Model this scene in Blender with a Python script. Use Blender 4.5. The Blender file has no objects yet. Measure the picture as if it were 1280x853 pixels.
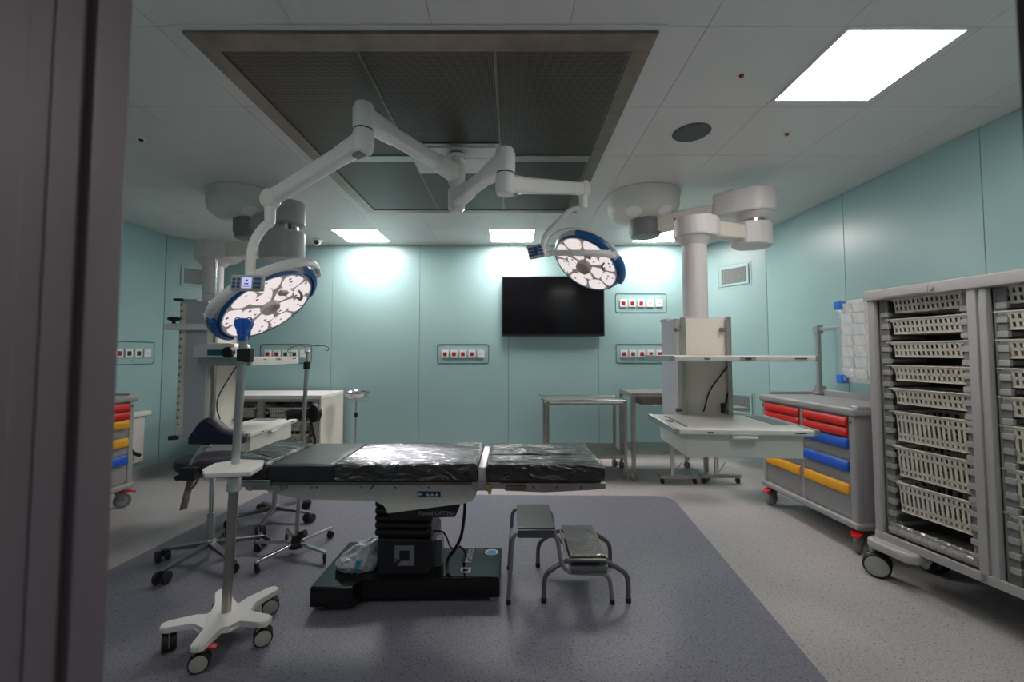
import bpy, bmesh, math, random
from mathutils import Vector as V, Matrix
random.seed(7)
C = bpy.context.scene.collection
PI = math.pi
# ---------------------------------------------------------------- camera model (1280x853 frame)
F = 529.0; TH = math.atan(0.046); CX, CY, EYE = 640.0, 416.7, 1.6
def at(px, py, Y):
    u = (px-CX)/F; v = -(py-CY)/F
    d = V((u, math.cos(TH)-v*math.sin(TH), math.sin(TH)+v*math.cos(TH)))
    return V((0, 0, EYE)) + d*(Y/d.y)
def floor_at(px, py, z=0.0):
    u = (px-CX)/F; v = -(py-CY)/F
    d = V((u, math.cos(TH)-v*math.sin(TH), math.sin(TH)+v*math.cos(TH)))
    return V((0, 0, EYE)) + d*((z-EYE)/d.z)

# ---------------------------------------------------------------- materials
def mat(name, col, rough=0.5, metal=0.0, spec=0.5, var=0.04, scale=30.0, bump=0.0, bscale=60.0,
        coat=0.0, trans=0.0, emit=None, estr=0.0, alpha=1.0, stretch=None, croug=0.05, bdist=0.02):
    m = bpy.data.materials.new(name); m.use_nodes = True
    nt = m.node_tree; b = nt.nodes['Principled BSDF']
    b.inputs['Roughness'].default_value = rough; b.inputs['Metallic'].default_value = metal
    b.inputs['Specular IOR Level'].default_value = spec
    b.inputs['Coat Weight'].default_value = coat; b.inputs['Coat Roughness'].default_value = croug
    b.inputs['Transmission Weight'].default_value = trans; b.inputs['Alpha'].default_value = alpha
    tc = nt.nodes.new('ShaderNodeTexCoord')
    src = tc.outputs['Object']
    if stretch:
        mp = nt.nodes.new('ShaderNodeMapping'); mp.inputs['Scale'].default_value = stretch
        nt.links.new(src, mp.inputs['Vector']); src = mp.outputs['Vector']
    n = nt.nodes.new('ShaderNodeTexNoise'); n.inputs['Scale'].default_value = scale; n.inputs['Detail'].default_value = 3
    nt.links.new(src, n.inputs['Vector'])
    r = nt.nodes.new('ShaderNodeValToRGB')
    lo = [max(0, c*(1-var)) for c in col]; hi = [min(1, c*(1+var)) for c in col]
    r.color_ramp.elements[0].position = 0.3; r.color_ramp.elements[1].position = 0.7
    r.color_ramp.elements[0].color = (*lo, 1); r.color_ramp.elements[1].color = (*hi, 1)
    nt.links.new(n.outputs['Fac'], r.inputs['Fac']); nt.links.new(r.outputs['Color'], b.inputs['Base Color'])
    if bump:
        n2 = nt.nodes.new('ShaderNodeTexNoise'); n2.inputs['Scale'].default_value = bscale; n2.inputs['Detail'].default_value = 4
        n2.inputs['Distortion'].default_value = 1.2
        nt.links.new(src, n2.inputs['Vector'])
        bp = nt.nodes.new('ShaderNodeBump'); bp.inputs['Strength'].default_value = bump; bp.inputs['Distance'].default_value = bdist
        nt.links.new(n2.outputs['Fac'], bp.inputs['Height']); nt.links.new(bp.outputs['Normal'], b.inputs['Normal'])
        if coat: nt.links.new(bp.outputs['Normal'], b.inputs['Coat Normal'])
    if emit:
        b.inputs['Emission Color'].default_value = (*emit, 1); b.inputs['Emission Strength'].default_value = estr
    return m
def speckle(name, base, dark, light, sc=55.0, rough=0.45):
    m = bpy.data.materials.new(name); m.use_nodes = True; nt = m.node_tree; b = nt.nodes['Principled BSDF']
    b.inputs['Roughness'].default_value = rough; b.inputs['Specular IOR Level'].default_value = 0.45
    tc = nt.nodes.new('ShaderNodeTexCoord')
    big = nt.nodes.new('ShaderNodeTexNoise'); big.inputs['Scale'].default_value = 1.4; big.inputs['Detail'].default_value = 4
    nt.links.new(tc.outputs['Object'], big.inputs['Vector'])
    r0 = nt.nodes.new('ShaderNodeValToRGB')
    r0.color_ramp.elements[0].position = 0.3; r0.color_ramp.elements[1].position = 0.7
    r0.color_ramp.elements[0].color = (*[c*0.95 for c in base], 1); r0.color_ramp.elements[1].color = (*[c*1.05 for c in base], 1)
    nt.links.new(big.outputs['Fac'], r0.inputs['Fac'])
    last = r0.outputs['Color']
    for s, thr, colr, seed in ((sc, 0.64, dark, 3.1), (sc*1.25, 0.66, light, 9.7), (sc*0.62, 0.70, dark, 17.3)):
        mp = nt.nodes.new('ShaderNodeMapping'); mp.inputs['Location'].default_value = (seed, seed*1.7, 0)
        nt.links.new(tc.outputs['Object'], mp.inputs['Vector'])
        n = nt.nodes.new('ShaderNodeTexNoise'); n.inputs['Scale'].default_value = s; n.inputs['Detail'].default_value = 1.0
        nt.links.new(mp.outputs['Vector'], n.inputs['Vector'])
        r = nt.nodes.new('ShaderNodeValToRGB'); r.color_ramp.elements[0].position = thr-0.02; r.color_ramp.elements[1].position = thr+0.02
        nt.links.new(n.outputs['Fac'], r.inputs['Fac'])
        mx = nt.nodes.new('ShaderNodeMix'); mx.data_type = 'RGBA'
        nt.links.new(r.outputs['Color'], mx.inputs['Factor']); nt.links.new(last, mx.inputs['A']); mx.inputs['B'].default_value = (*colr, 1)
        last = mx.outputs['Result']
    nt.links.new(last, b.inputs['Base Color'])
    return m
def perforated(name, col, hole, pitch, rad):
    m = bpy.data.materials.new(name); m.use_nodes = True; nt = m.node_tree; b = nt.nodes['Principled BSDF']
    b.inputs['Roughness'].default_value = 0.45; b.inputs['Metallic'].default_value = 0.6
    tc = nt.nodes.new('ShaderNodeTexCoord'); sep = nt.nodes.new('ShaderNodeSeparateXYZ'); nt.links.new(tc.outputs['Object'], sep.inputs['Vector'])
    def mth(op, a, bb=None):
        n = nt.nodes.new('ShaderNodeMath'); n.operation = op
        for i, x in enumerate((a, bb)):
            if x is None: continue
            if isinstance(x, (int, float)): n.inputs[i].default_value = x
            else: nt.links.new(x, n.inputs[i])
        return n.outputs[0]
    ds = []
    for ax in ('X', 'Y'):
        t = mth('FRACT', mth('DIVIDE', sep.outputs[ax], pitch))
        t = mth('SUBTRACT', t, 0.5); ds.append(mth('MULTIPLY', t, t))
    d = mth('SQRT', mth('ADD', ds[0], ds[1]))
    h = mth('LESS_THAN', d, rad/pitch)
    mx = nt.nodes.new('ShaderNodeMix'); mx.data_type = 'RGBA'; nt.links.new(h, mx.inputs['Factor'])
    mx.inputs['A'].default_value = (*col, 1); mx.inputs['B'].default_value = (*hole, 1)
    nt.links.new(mx.outputs['Result'], b.inputs['Base Color'])
    rr = mth('SUBTRACT', 1.0, h); nt.links.new(mth('MULTIPLY', rr, 0.6), b.inputs['Metallic'])
    return m
def lens_mat(name, strength):
    m = bpy.data.materials.new(name); m.use_nodes = True; nt = m.node_tree; b = nt.nodes['Principled BSDF']
    b.inputs['Roughness'].default_value = 0.2
    tc = nt.nodes.new('ShaderNodeTexCoord'); v = nt.nodes.new('ShaderNodeTexVoronoi'); v.inputs['Scale'].default_value = 19
    nt.links.new(tc.outputs['Object'], v.inputs['Vector'])
    r = nt.nodes.new('ShaderNodeValToRGB')
    e = r.color_ramp.elements; e[0].position = 0.17; e[0].color = (0.04, 0.03, 0.04, 1); e[1].position = 0.25; e[1].color = (1, 0.9, 0.91, 1)
    k = e.new(0.55); k.color = (0.97, 0.86, 0.86, 1)
    nt.links.new(v.outputs['Distance'], r.inputs['Fac'])
    nt.links.new(r.outputs['Color'], b.inputs['Emission Color']); b.inputs['Emission Strength'].default_value = strength
    b.inputs['Base Color'].default_value = (0.2, 0.19, 0.19, 1)
    return m

M = {}
M['wall'] = mat('teal_wall_panel', (0.32, 0.485, 0.49), 0.32, var=0.02, scale=2)
M['seam'] = mat('dark_seam', (0.06, 0.10, 0.10), 0.8)
M['ceil'] = mat('white_ceiling_panel', (0.70, 0.67, 0.66), 0.42, var=0.02, scale=2)
M['ceilseam'] = mat('ceiling_seam', (0.25, 0.25, 0.25), 0.8)
M['floor'] = speckle('light_speckled_vinyl', (0.415, 0.39, 0.39), (0.20, 0.19, 0.195), (0.54, 0.51, 0.51), 85.0)
M['inlay'] = speckle('violet_grey_vinyl', (0.182, 0.177, 0.222), (0.085, 0.08, 0.10), (0.27, 0.26, 0.30), 85.0)
M['cove'] = mat('grey_cove_vinyl', (0.36, 0.36, 0.36), 0.5)
M['jamb'] = mat('mauve_grey_metal', (0.20, 0.17, 0.19), 0.45, metal=0.2, var=0.03, scale=3)
M['jambd'] = mat('jamb_groove', (0.12, 0.10, 0.11), 0.6)
M['rubber'] = mat('black_rubber', (0.012, 0.011, 0.012), 0.6)
M['steel'] = mat('brushed_steel', (0.45, 0.42, 0.39), 0.34, metal=0.9, var=0.12, scale=9)
M['darksteel'] = mat('dark_stainless', (0.25, 0.20, 0.165), 0.4, metal=0.85, var=0.15, scale=7)  # darker, browner tone than the brushed steel
M['chrome'] = mat('chrome', (0.72, 0.72, 0.73), 0.13, metal=1.0, var=0.02)
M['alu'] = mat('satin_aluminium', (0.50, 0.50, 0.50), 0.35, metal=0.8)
M['perf'] = perforated('perforated_sheet', (0.135, 0.105, 0.09), (0.012, 0.012, 0.012), 0.0165, 0.0062)
M['white'] = mat('white_enamel', (0.80, 0.77, 0.72), 0.35, var=0.02)
M['pend'] = mat('pale_lilac_cover', (0.72, 0.67, 0.665), 0.38, var=0.02)
M['cream'] = mat('cream_enamel', (0.78, 0.72, 0.64), 0.4, var=0.02)
M['lilac'] = mat('lilac_grey_side', (0.52, 0.52, 0.57), 0.4, var=0.02)
M['drum'] = mat('ceiling_cover', (0.70, 0.69, 0.65), 0.4, var=0.02)
M['joint'] = mat('grey_joint', (0.20, 0.21, 0.22), 0.45, var=0.03)
M['jointl'] = mat('mid_grey_joint', (0.42, 0.42, 0.42), 0.42, var=0.03)
M['pwhite'] = mat('white_plastic', (0.86, 0.835, 0.81), 0.36, var=0.015)
M['bluerim'] = mat('blue_rim', (0.012, 0.12, 0.36), 0.35)
M['guard'] = mat('blue_guard', (0.04, 0.20, 0.70), 0.3)
M['hubcap'] = mat('pale_wheel_disc', (0.50, 0.49, 0.43), 0.45)
M['handle'] = mat('handle_cover', (0.42, 0.36, 0.32), 0.4)
M['bluecup'] = mat('blue_moulding', (0.015, 0.12, 0.55), 0.3)
M['panelgrey'] = mat('panel_grey', (0.40, 0.41, 0.42), 0.45)
M['button'] = mat('blue_button', (0.01, 0.07, 0.18), 0.5)
M['screen'] = mat('lit_screen', (0.3, 0.3, 0.6), 0.3, emit=(0.62, 0.62, 1.0), estr=0.42)
M['lens'] = lens_mat('lit_lens', 0.50)
M['lensback'] = mat('lamp_face', (0.62, 0.54, 0.49), 0.35, emit=(1.0, 0.86, 0.78), estr=0.035)  # faint emission stands in for lens glare scattered over the face
M['black'] = mat('black_plastic', (0.012, 0.012, 0.013), 0.45)
M['gloss'] = mat('gloss_black', (0.008, 0.008, 0.009), 0.08)
M['tv'] = mat('screen_glass', (0.004, 0.004, 0.005), 0.12, spec=0.15)
M['bellow'] = mat('bellows_rubber', (0.012, 0.012, 0.013), 0.4)
M['colbox'] = mat('satin_black', (0.018, 0.018, 0.02), 0.28)
M['cushion'] = mat('black_cushion', (0.011, 0.014, 0.016), 0.42, bump=0.25, bscale=4, coat=0.3, croug=0.22)
M['wrap'] = mat('wrapped_cushion', (0.022, 0.022, 0.024), 0.3, bump=1.0, bscale=6.0, bdist=0.05, coat=0.9, stretch=(1, 2.6, 2), croug=0.12)
M['wrap2'] = mat('tightly_wrapped_cushion', (0.008, 0.008, 0.009), 0.26, bump=1.0, bscale=5.5, bdist=0.06, coat=1.0, stretch=(0.5, 2.6, 1.6), croug=0.07)
M['tabside'] = mat('table_side_enamel', (0.76, 0.72, 0.65), 0.38)
M['roll'] = mat('clear_roll', (0.30, 0.29, 0.28), 0.2, bump=0.4, bscale=5, coat=1.0, stretch=(0.6, 3, 3))
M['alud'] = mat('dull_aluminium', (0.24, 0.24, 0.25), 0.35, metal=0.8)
M['navy'] = mat('navy_vinyl', (0.007, 0.008, 0.03), 0.5)
M['cart'] = mat('cart_grey', (0.33, 0.325, 0.33), 0.45, var=0.03)
M['cartd'] = mat('cart_drawer_grey', (0.27, 0.265, 0.27), 0.45, var=0.03)
M['red'] = mat('red_plastic', (0.62, 0.012, 0.010), 0.35)
M['yellow'] = mat('amber_plastic', (0.80, 0.36, 0.012), 0.35)
M['blue'] = mat('blue_plastic', (0.015, 0.10, 0.55), 0.35)
M['cabgrey'] = mat('cabinet_grey', (0.42, 0.40, 0.40), 0.45, var=0.02)
M['liner'] = mat('cabinet_liner', (0.22, 0.22, 0.215), 0.5, var=0.03)
M['clip'] = mat('runner_clip', (0.40, 0.40, 0.39), 0.4)
M['dark'] = mat('interior_shade', (0.10, 0.095, 0.09), 0.7)  # lack of light inside the cabinets put into the colour
M['basket'] = mat('cream_basket', (0.66, 0.62, 0.54), 0.5, var=0.02)
M['film'] = mat('clear_film', (0.80, 0.82, 0.84), 0.12, bump=0.9, bscale=14, coat=0.6, trans=0.5, alpha=0.22)
M['bag'] = mat('clear_bag', (0.72, 0.74, 0.80), 0.16, bump=1.0, bscale=22, coat=0.8)
M['bin'] = mat('clear_bin', (0.82, 0.83, 0.83), 0.25, bump=0.15, bscale=25, coat=0.3)
M['wheel'] = mat('grey_wheel', (0.34, 0.34, 0.32), 0.5)
M['socket'] = mat('socket_white', (0.74, 0.73, 0.72), 0.4)
M['sockred'] = mat('socket_red', (0.30, 0.012, 0.02), 0.4)
M['sockdark'] = mat('socket_black', (0.03, 0.03, 0.032), 0.5)
M['outline'] = mat('panel_outline', (0.03, 0.07, 0.08), 0.6)
M['vent'] = mat('vent_mesh', (0.25, 0.28, 0.28), 0.55)
M['gasket'] = mat('speaker_mesh', (0.10, 0.11, 0.115), 0.7, var=0.25, scale=300)
M['panel'] = mat('lamp_diffuser', (0.9, 0.9, 0.9), 0.5, emit=(1.0, 0.94, 0.90), estr=22.0)
M['panel_fill'] = mat('added_fill_diffuser', (0.9, 0.9, 0.9), 0.5, emit=(1.0, 0.93, 0.89), estr=6.0)  # glow of the unseen front panels added as fill
M['panel_near'] = mat('near_lamp_diffuser', (0.9, 0.9, 0.9), 0.5, emit=(1.0, 0.93, 0.89), estr=11.0)
M['step'] = mat('step_grey', (0.25, 0.26, 0.27), 0.35, metal=0.3)
M['steprub'] = mat('step_tread', (0.10, 0.107, 0.112), 0.32)
M['stepfilm'] = mat('film_covered_tread', (0.095, 0.088, 0.085), 0.3, bump=0.6, bscale=9, coat=0.8, croug=0.12)
M['tubed'] = mat('bronze_grey_tube', (0.22, 0.205, 0.19), 0.3, metal=0.8)
M['tubeg'] = mat('grey_tube', (0.33, 0.34, 0.36), 0.35, metal=0.6)
M['logo'] = mat('silver_logo', (0.34, 0.35, 0.35), 0.35, metal=0.4)
M['silver'] = mat('silver_print', (0.28, 0.28, 0.28), 0.4)
M['stick'] = mat('blue_sticker', (0.02, 0.04, 0.16), 0.4)
M['stickw'] = mat('white_print', (0.7, 0.7, 0.7), 0.5)
M['cyan'] = mat('cyan_print', (0.02, 0.28, 0.45), 0.4)
M['teal'] = mat('teal_display', (0.01, 0.13, 0.11), 0.3)
M['brass'] = mat('brass_knob', (0.45, 0.40, 0.10), 0.4, metal=0.6)

# ---------------------------------------------------------------- mesh builder
WM = {}
class B:
    def __init__(s): s.v = []; s.f = []; s.mi = []; s.cur = 0
    def add(s, vs, fs):
        n = len(s.v); s.v += [V(x) for x in vs]; s.f += [tuple(i+n for i in f) for f in fs]; s.mi += [s.cur]*len(fs)
    def bmadd(s, bm, T=None):
        bm.verts.ensure_lookup_table(); bm.verts.index_update()
        s.add([(T @ v.co) if T else v.co.copy() for v in bm.verts], [tuple(v.index for v in f.verts) for f in bm.faces]); bm.free()
    def box(s, x0, x1, y0, y1, z0, z1, bev=0, T=None, seg=2):
        vs = [V((x, y, z)) for z in (z0, z1) for y in (y0, y1) for x in (x0, x1)]
        fs = [(0,2,3,1), (4,5,7,6), (0,1,5,4), (2,6,7,3), (0,4,6,2), (1,3,7,5)]
        if bev: return s._bev(vs, fs, bev, T, seg)
        s.add([T @ v for v in vs] if T else vs, fs)
    def _bev(s, vs, fs, bev, T=None, seg=2):
        bm = bmesh.new(); bv = [bm.verts.new(v) for v in vs]
        for f in fs: bm.faces.new([bv[i] for i in f])
        bmesh.ops.bevel(bm, geom=bm.edges[:], offset=bev, segments=seg, affect='EDGES', profile=0.5, clamp_overlap=True)
        s.bmadd(bm, T)
    def beam(s, p0, p1, w0, h0, w1=None, h1=None, bev=0, up=V((0,0,1)), seg=2):
        p0, p1 = V(p0), V(p1); w1 = w0 if w1 is None else w1; h1 = h0 if h1 is None else h1
        d = (p1-p0).normalized(); sd = d.cross(up)
        if sd.length < 1e-4: sd = d.cross(V((1,0,0)))
        sd.normalize(); u = sd.cross(d)
        vs = []
        for p, w, h in ((p0, w0, h0), (p1, w1, h1)):
            vs += [p-sd*w/2-u*h/2, p+sd*w/2-u*h/2, p-sd*w/2+u*h/2, p+sd*w/2+u*h/2]
        fs = [(0,2,3,1), (4,5,7,6), (0,1,5,4), (2,6,7,3), (0,4,6,2), (1,3,7,5)]
        if bev: s._bev(vs, fs, bev, None, seg)
        else: s.add(vs, fs)
    def cyl(s, p0, p1, r0, r1=None, n=18, bev=0):
        p0, p1 = V(p0), V(p1); r1 = r0 if r1 is None else r1; L = (p1-p0).length
        if bev: return s.lathe([(0, 0), (r0-bev, 0), (r0, bev), (r1, L-bev), (r1-bev, L), (0, L)], p0, p1-p0, n)
        s.lathe([(0, 0), (r0, 0), (r1, L), (0, L)], p0, p1-p0, n)
    def lathe(s, prof, c, ax=V((0,0,1)), n=24, sc=(1, 1), xdir=None):
        c = V(c); ax = V(ax).normalized(); a = V(xdir) if xdir is not None else ax.orthogonal()
        a = (a-ax*a.dot(ax)).normalized(); b = ax.cross(a)
        vs = []; fs = []; rows = []
        for r, z in prof:
            if r < 1e-6: rows.append([len(vs)]); vs.append(c+ax*z)
            else:
                rows.append(list(range(len(vs), len(vs)+n)))
                for k in range(n):
                    t = 2*PI*k/n; vs.append(c+ax*z+a*(r*sc[0]*math.cos(t))+b*(r*sc[1]*math.sin(t)))
        for r0, r1 in zip(rows[:-1], rows[1:]):
            for k in range(n):
                k2 = (k+1) % n
                if len(r0) == 1 and len(r1) == 1: continue
                if len(r0) == 1: fs.append((r0[0], r1[k2], r1[k]))
                elif len(r1) == 1: fs.append((r0[k], r0[k2], r1[0]))
                else: fs.append((r0[k], r0[k2], r1[k2], r1[k]))
        s.add(vs, fs)
    def tube(s, pts, r, n=10, smooth=0, flat=None, closed=False):
        pts = [V(p) for p in pts]
        if smooth:
            out = []; L = len(pts)
            for i in range(L if closed else L-1):
                p1, p2 = pts[i], pts[(i+1) % L]
                p0 = pts[(i-1) % L] if (closed or i > 0) else p1*2-p2
                p3 = pts[(i+2) % L] if (closed or i+2 < L) else p2*2-p1
                for k in range(smooth):
                    t = k/smooth
                    out.append(0.5*((2*p1)+(p2-p0)*t+(2*p0-5*p1+4*p2-p3)*t*t+(3*p1-p0-3*p2+p3)*t**3))
            if not closed: out.append(pts[-1])
            pts = out
        L = len(pts); vs = []; fs = []
        prev = None
        for i, p in enumerate(pts):
            if closed: d = pts[(i+1) % L]-pts[i-1]
            else: d = pts[min(i+1, L-1)]-pts[max(i-1, 0)]
            d.normalize()
            if flat is not None:
                u = V(flat[2]); a = u-d*u.dot(d); a.normalize(); b = d.cross(a); ra, rb = flat[0], flat[1]
            else:
                a = d.orthogonal() if prev is None else prev-d*prev.dot(d)
                a.normalize(); b = d.cross(a); prev = a; ra = rb = r
            rr = 1.0
            for k in range(n):
                t = 2*PI*(k+0.5)/n; vs.append(p+a*math.cos(t)*ra*rr+b*math.sin(t)*rb*rr)
        m = L if closed else L-1
        for i in range(m):
            j = (i+1) % L
            for k in range(n):
                k2 = (k+1) % n; fs.append((i*n+k, i*n+k2, j*n+k2, j*n+k))
        if not closed: fs.append(tuple(range(n-1, -1, -1))); fs.append(tuple((L-1)*n+k for k in range(n)))
        s.add(vs, fs)
    def prism(s, poly, z0, z1, T=None, bev=0, seg=2):
        n = len(poly); vs = [V((x, y, z0)) for x, y in poly]+[V((x, y, z1)) for x, y in poly]
        fs = [tuple(range(n-1, -1, -1)), tuple(range(n, 2*n))]+[(i, (i+1) % n, n+(i+1) % n, n+i) for i in range(n)]
        if bev: return s._bev(vs, fs, bev, T, seg)
        s.add([T @ v for v in vs] if T else vs, fs)
    def ball(s, c, r, n=16, sc=(1,1,1), m=10):
        c = V(c); prof = [(0 if k in (0, m) else r*math.sin(PI*k/m), -r*math.cos(PI*k/m)) for k in range(m+1)]
        i = len(s.v); s.lathe(prof, (0, 0, 0), V((0,0,1)), n, xdir=V((1,0,0)))
        for q in range(i, len(s.v)): x = s.v[q]; s.v[q] = V((x.x*sc[0], x.y*sc[1], x.z*sc[2]))+c
    def xf(s, T): s.v = [T @ v for v in s.v]; return s
    def build(s, name, m, parent=None, local=False, angle=35, label=None):
        me = bpy.data.meshes.new(name); o = bpy.data.objects.new(name, me); C.objects.link(o)
        if parent is not None:
            o.parent = parent; W = WM[parent.name]; WM[o.name] = W
            if not local:
                Wi = W.inverted(); s.v = [Wi @ v for v in s.v]
        else: WM[o.name] = Matrix.Identity(4)
        me.from_pydata([tuple(v) for v in s.v], [], s.f)
        for mm in (m if isinstance(m, (list, tuple)) else [m]): me.materials.append(mm)
        me.polygons.foreach_set('material_index', s.mi)
        bm = bmesh.new(); bm.from_mesh(me); bmesh.ops.recalc_face_normals(bm, faces=bm.faces[:]); bm.to_mesh(me); bm.free()
        me.polygons.foreach_set('use_smooth', [True]*len(me.polygons))
        me.set_sharp_from_angle(angle=math.radians(angle))
        me.update()
        wn = o.modifiers.new('weighted_normal', 'WEIGHTED_NORMAL'); wn.keep_sharp = True
        if label: o['label'] = label
        return o
def tag(o, label, cat, group=None):
    o['label'] = label; o['category'] = cat
    if group: o['group'] = group
    return o
def thing(name, label, cat, loc=(0,0,0), rot=0.0, group=None):
    o = bpy.data.objects.new(name, None); C.objects.link(o); o.empty_display_size = 0.1
    o.location = loc; o.rotation_euler = (0, 0, rot)
    WM[o.name] = Matrix.Translation(V(loc)) @ Matrix.Rotation(rot, 4, 'Z')
    return tag(o, label, cat, group)
def struct(o): o['kind'] = 'structure'; return o
def dup(root, loc=None, rot=None, label=None):
    def rec(o, par):
        c = o.copy(); C.objects.link(c)
        if par is not None: c.parent = par
        for ch in [x for x in list(C.objects) if x.parent == o and x != c]: rec(ch, c)
        return c
    r = rec(root, None)
    if loc is not None: r.location = loc
    if rot is not None: r.rotation_euler = (0, 0, rot)
    if label: r['label'] = label
    WM[r.name] = Matrix.Translation(r.location) @ Matrix.Rotation(r.rotation_euler.z, 4, 'Z')
    return r
def text(s, size, T, name, m, parent, ext=0.0006):
    cu = bpy.data.curves.new(name, 'FONT'); cu.body = s; cu.size = size; cu.extrude = ext; cu.align_x = 'CENTER'; cu.align_y = 'CENTER'
    t = bpy.data.objects.new(name, cu); C.objects.link(t)
    dg = bpy.context.evaluated_depsgraph_get(); me = bpy.data.meshes.new_from_object(t.evaluated_get(dg))
    bpy.data.objects.remove(t); bpy.data.curves.remove(cu)
    o = bpy.data.objects.new(name, me); C.objects.link(o); me.transform(WM[parent.name].inverted() @ T); me.materials.clear(); me.materials.append(m)
    o.parent = parent; WM[o.name] = WM[parent.name]
    return o
def frame(o, x, y):     # matrix with given x and y axes
    x = V(x).normalized(); y = V(y); y = (y-x*y.dot(x)).normalized(); z = x.cross(y)
    return Matrix(((x.x, y.x, z.x, o[0]), (x.y, y.y, z.y, o[1]), (x.z, y.z, z.z, o[2]), (0, 0, 0, 1)))
# ================================================================ THE ROOM
CH = 3.243
plan = [(-4.81, 0.887), (-4.81, 5.83), (-4.42, 6.39), (2.96, 6.39), (3.41, 5.63), (3.41, 0.887)]
b = B(); b.box(-5.0, 3.6, -1.2, 6.6, -0.08, 0.0); floor = struct(b.build('floor', M['floor']))
# darker inlay in the floor
c1 = floor_at(340, 617); c2 = floor_at(835, 620.5); dR = floor_at(1035, 853)-floor_at(855, 640); dL = floor_at(131, 716)-floor_at(316, 624)
pR = floor_at(855, 640); pL = floor_at(316, 624)
def on_line(p, d, y): return p+d*((y-p.y)/d.y)
nr = on_line(pR, dR, 0.2); nl = on_line(pL, dL, 0.2)
fr = on_line(pR, dR, c2.y); fl_ = on_line(pL, dL, c1.y)
poly = [(nl.x, nl.y), (nr.x, nr.y)]
k = 0.22; u = (V((nr.x, nr.y))-V((fr.x, fr.y))).normalized(); w = (V((fl_.x, fl_.y))-V((fr.x, fr.y))).normalized(); f2 = V((fr.x, fr.y))
for i in range(9):
    t = i/8; p = (f2+u*k)*(1-t)**2+f2*2*t*(1-t)+(f2+w*k)*t*t; poly.append((p.x, p.y))
poly.append((fl_.x, fl_.y))
b = B(); b.prism(poly, 0.0, 0.0015); b.build('floor_inlay', M['inlay'], floor)

def wall(name, p, q, cuts, z0=0.0, z1=CH, th=0.08):
    p, q = V((*p, 0)), V((*q, 0)); d = (q-p).normalized(); L = (q-p).length; nin = V((-d.y, d.x, 0))   # outward on the left of p->q
    T = frame((p.x, p.y, 0), d, nin)
    b = B(); b.cur = 1; b.box(-0.02, L+0.02, 0.012, th, z0, z1, T=T); b.cur = 0
    xs = [0.0]+sorted(cuts)+[L]
    for a, e in zip(xs[:-1], xs[1:]): b.box(a+0.0028, e-0.0028, 0.0, 0.02, z0, z1, bev=0.0015, T=T, seg=1)
    return struct(b.build(name, [M['wall'], M['seam']]))
W, E_ = plan, None
wall('wall_left', W[0], W[1], [4.943-1.3*k for k in (1, 2, 3)])
wall('wall_back_left', W[1], W[2], [])
wall('wall_back', W[2], W[3], [(px-640)/529*6.39+4.42 for px in (303, 414, 524, 635.5, 748, 859)])
wall('wall_back_right', W[3], W[4], [])
wall('wall_right', W[4], W[5], [5.63-4.30, 5.63-3.02, 5.63-1.74])
# wall with the doorway we look through
b = B(); b.box(-4.81, -0.86, 0.60, 0.887, 0, CH); b.box(1.12, 3.41, 0.60, 0.887, 0, CH); b.box(-0.86, 1.12, 0.60, 0.887, 2.62, CH)
struct(b.build('wall_front', M['wall']))
door = struct(thing('door_1', 'doorway', 'door', (0, 0.7, 0)))
for kk in ('label', 'category'): del door[kk]
b = B()
b.cur = 0
b.box(-0.90, -0.835, 0.56, 0.80, 0, 2.62, bev=0.004); b.box(-0.90, -0.825, 0.813, 0.889, 0, 2.62, bev=0.006)
b.box(-0.90, -0.822, 0.50, 0.70, 0, 2.62, bev=0.005); b.box(-0.90, -0.832, 0.745, 0.765, 0, 2.62, bev=0.001)
b.box(1.10, 1.17, 0.81, 0.889, 0, 2.62, bev=0.006); b.box(-0.9, 1.16, 0.56, 0.889, 2.58, 2.66)
b.cur = 1; b.box(-0.90, -0.842, 0.79, 0.82, 0, 2.62)
b.build('door_frame', [M['jamb'], M['jambd']], door)
b = B(); b.box(0.985, 1.09, 0.70, 0.80, 0.0, 2.58, bev=0.006); b.build('door_seal', M['rubber'], door)

# coved skirting
def cove(name, p, q):
    p, q = V((*p, 0)), V((*q, 0)); d = (q-p).normalized(); L = (q-p).length; T = frame((p.x, p.y, 0), d, V((-d.y, d.x, 0)))
    prof = [(0.0, 0.0), (-0.075, 0.0), (-0.05, 0.006), (-0.027, 0.022), (-0.012, 0.05), (-0.006, 0.10), (0.0, 0.10)]
    vs = []; n = len(prof)
    for x in (0, L): vs += [T @ V((x, y, z)) for y, z in prof]
    b = B(); b.add(vs, [(i, i+1, n+i+1, n+i) for i in range(n-1)]+[tuple(range(n)), tuple(range(2*n-1, n-1, -1))])
    struct(b.build(name, M['cove']))
for nm, i in (('left', 0), ('back_left', 1), ('back', 2), ('back_right', 3), ('right', 4)): cove('baseboard_'+nm, W[i], W[i+1])

# ceiling of square panels
gx = [0.987+0.695*k for k in range(-9, 5)]; gy = [2.06+0.6975*k for k in range(-4, 7)]
b = B(); b.cur = 1; b.box(-5, 3.6, -1.2, 6.6, CH+0.008, CH+0.08); b.cur = 0
xs = [-4.95]+[x for x in gx if -4.8 < x < 3.4]+[3.55]; ys = [-1.2]+[y for y in gy if y < 6.35]+[6.55]
for x0, x1 in zip(xs[:-1], xs[1:]):
    for y0, y1 in zip(ys[:-1], ys[1:]): b.box(x0+0.0015, x1-0.0015, y0+0.0015, y1-0.0015, CH, CH+0.01)
struct(b.build('ceiling', [M['ceil'], M['ceilseam']]))

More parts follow.
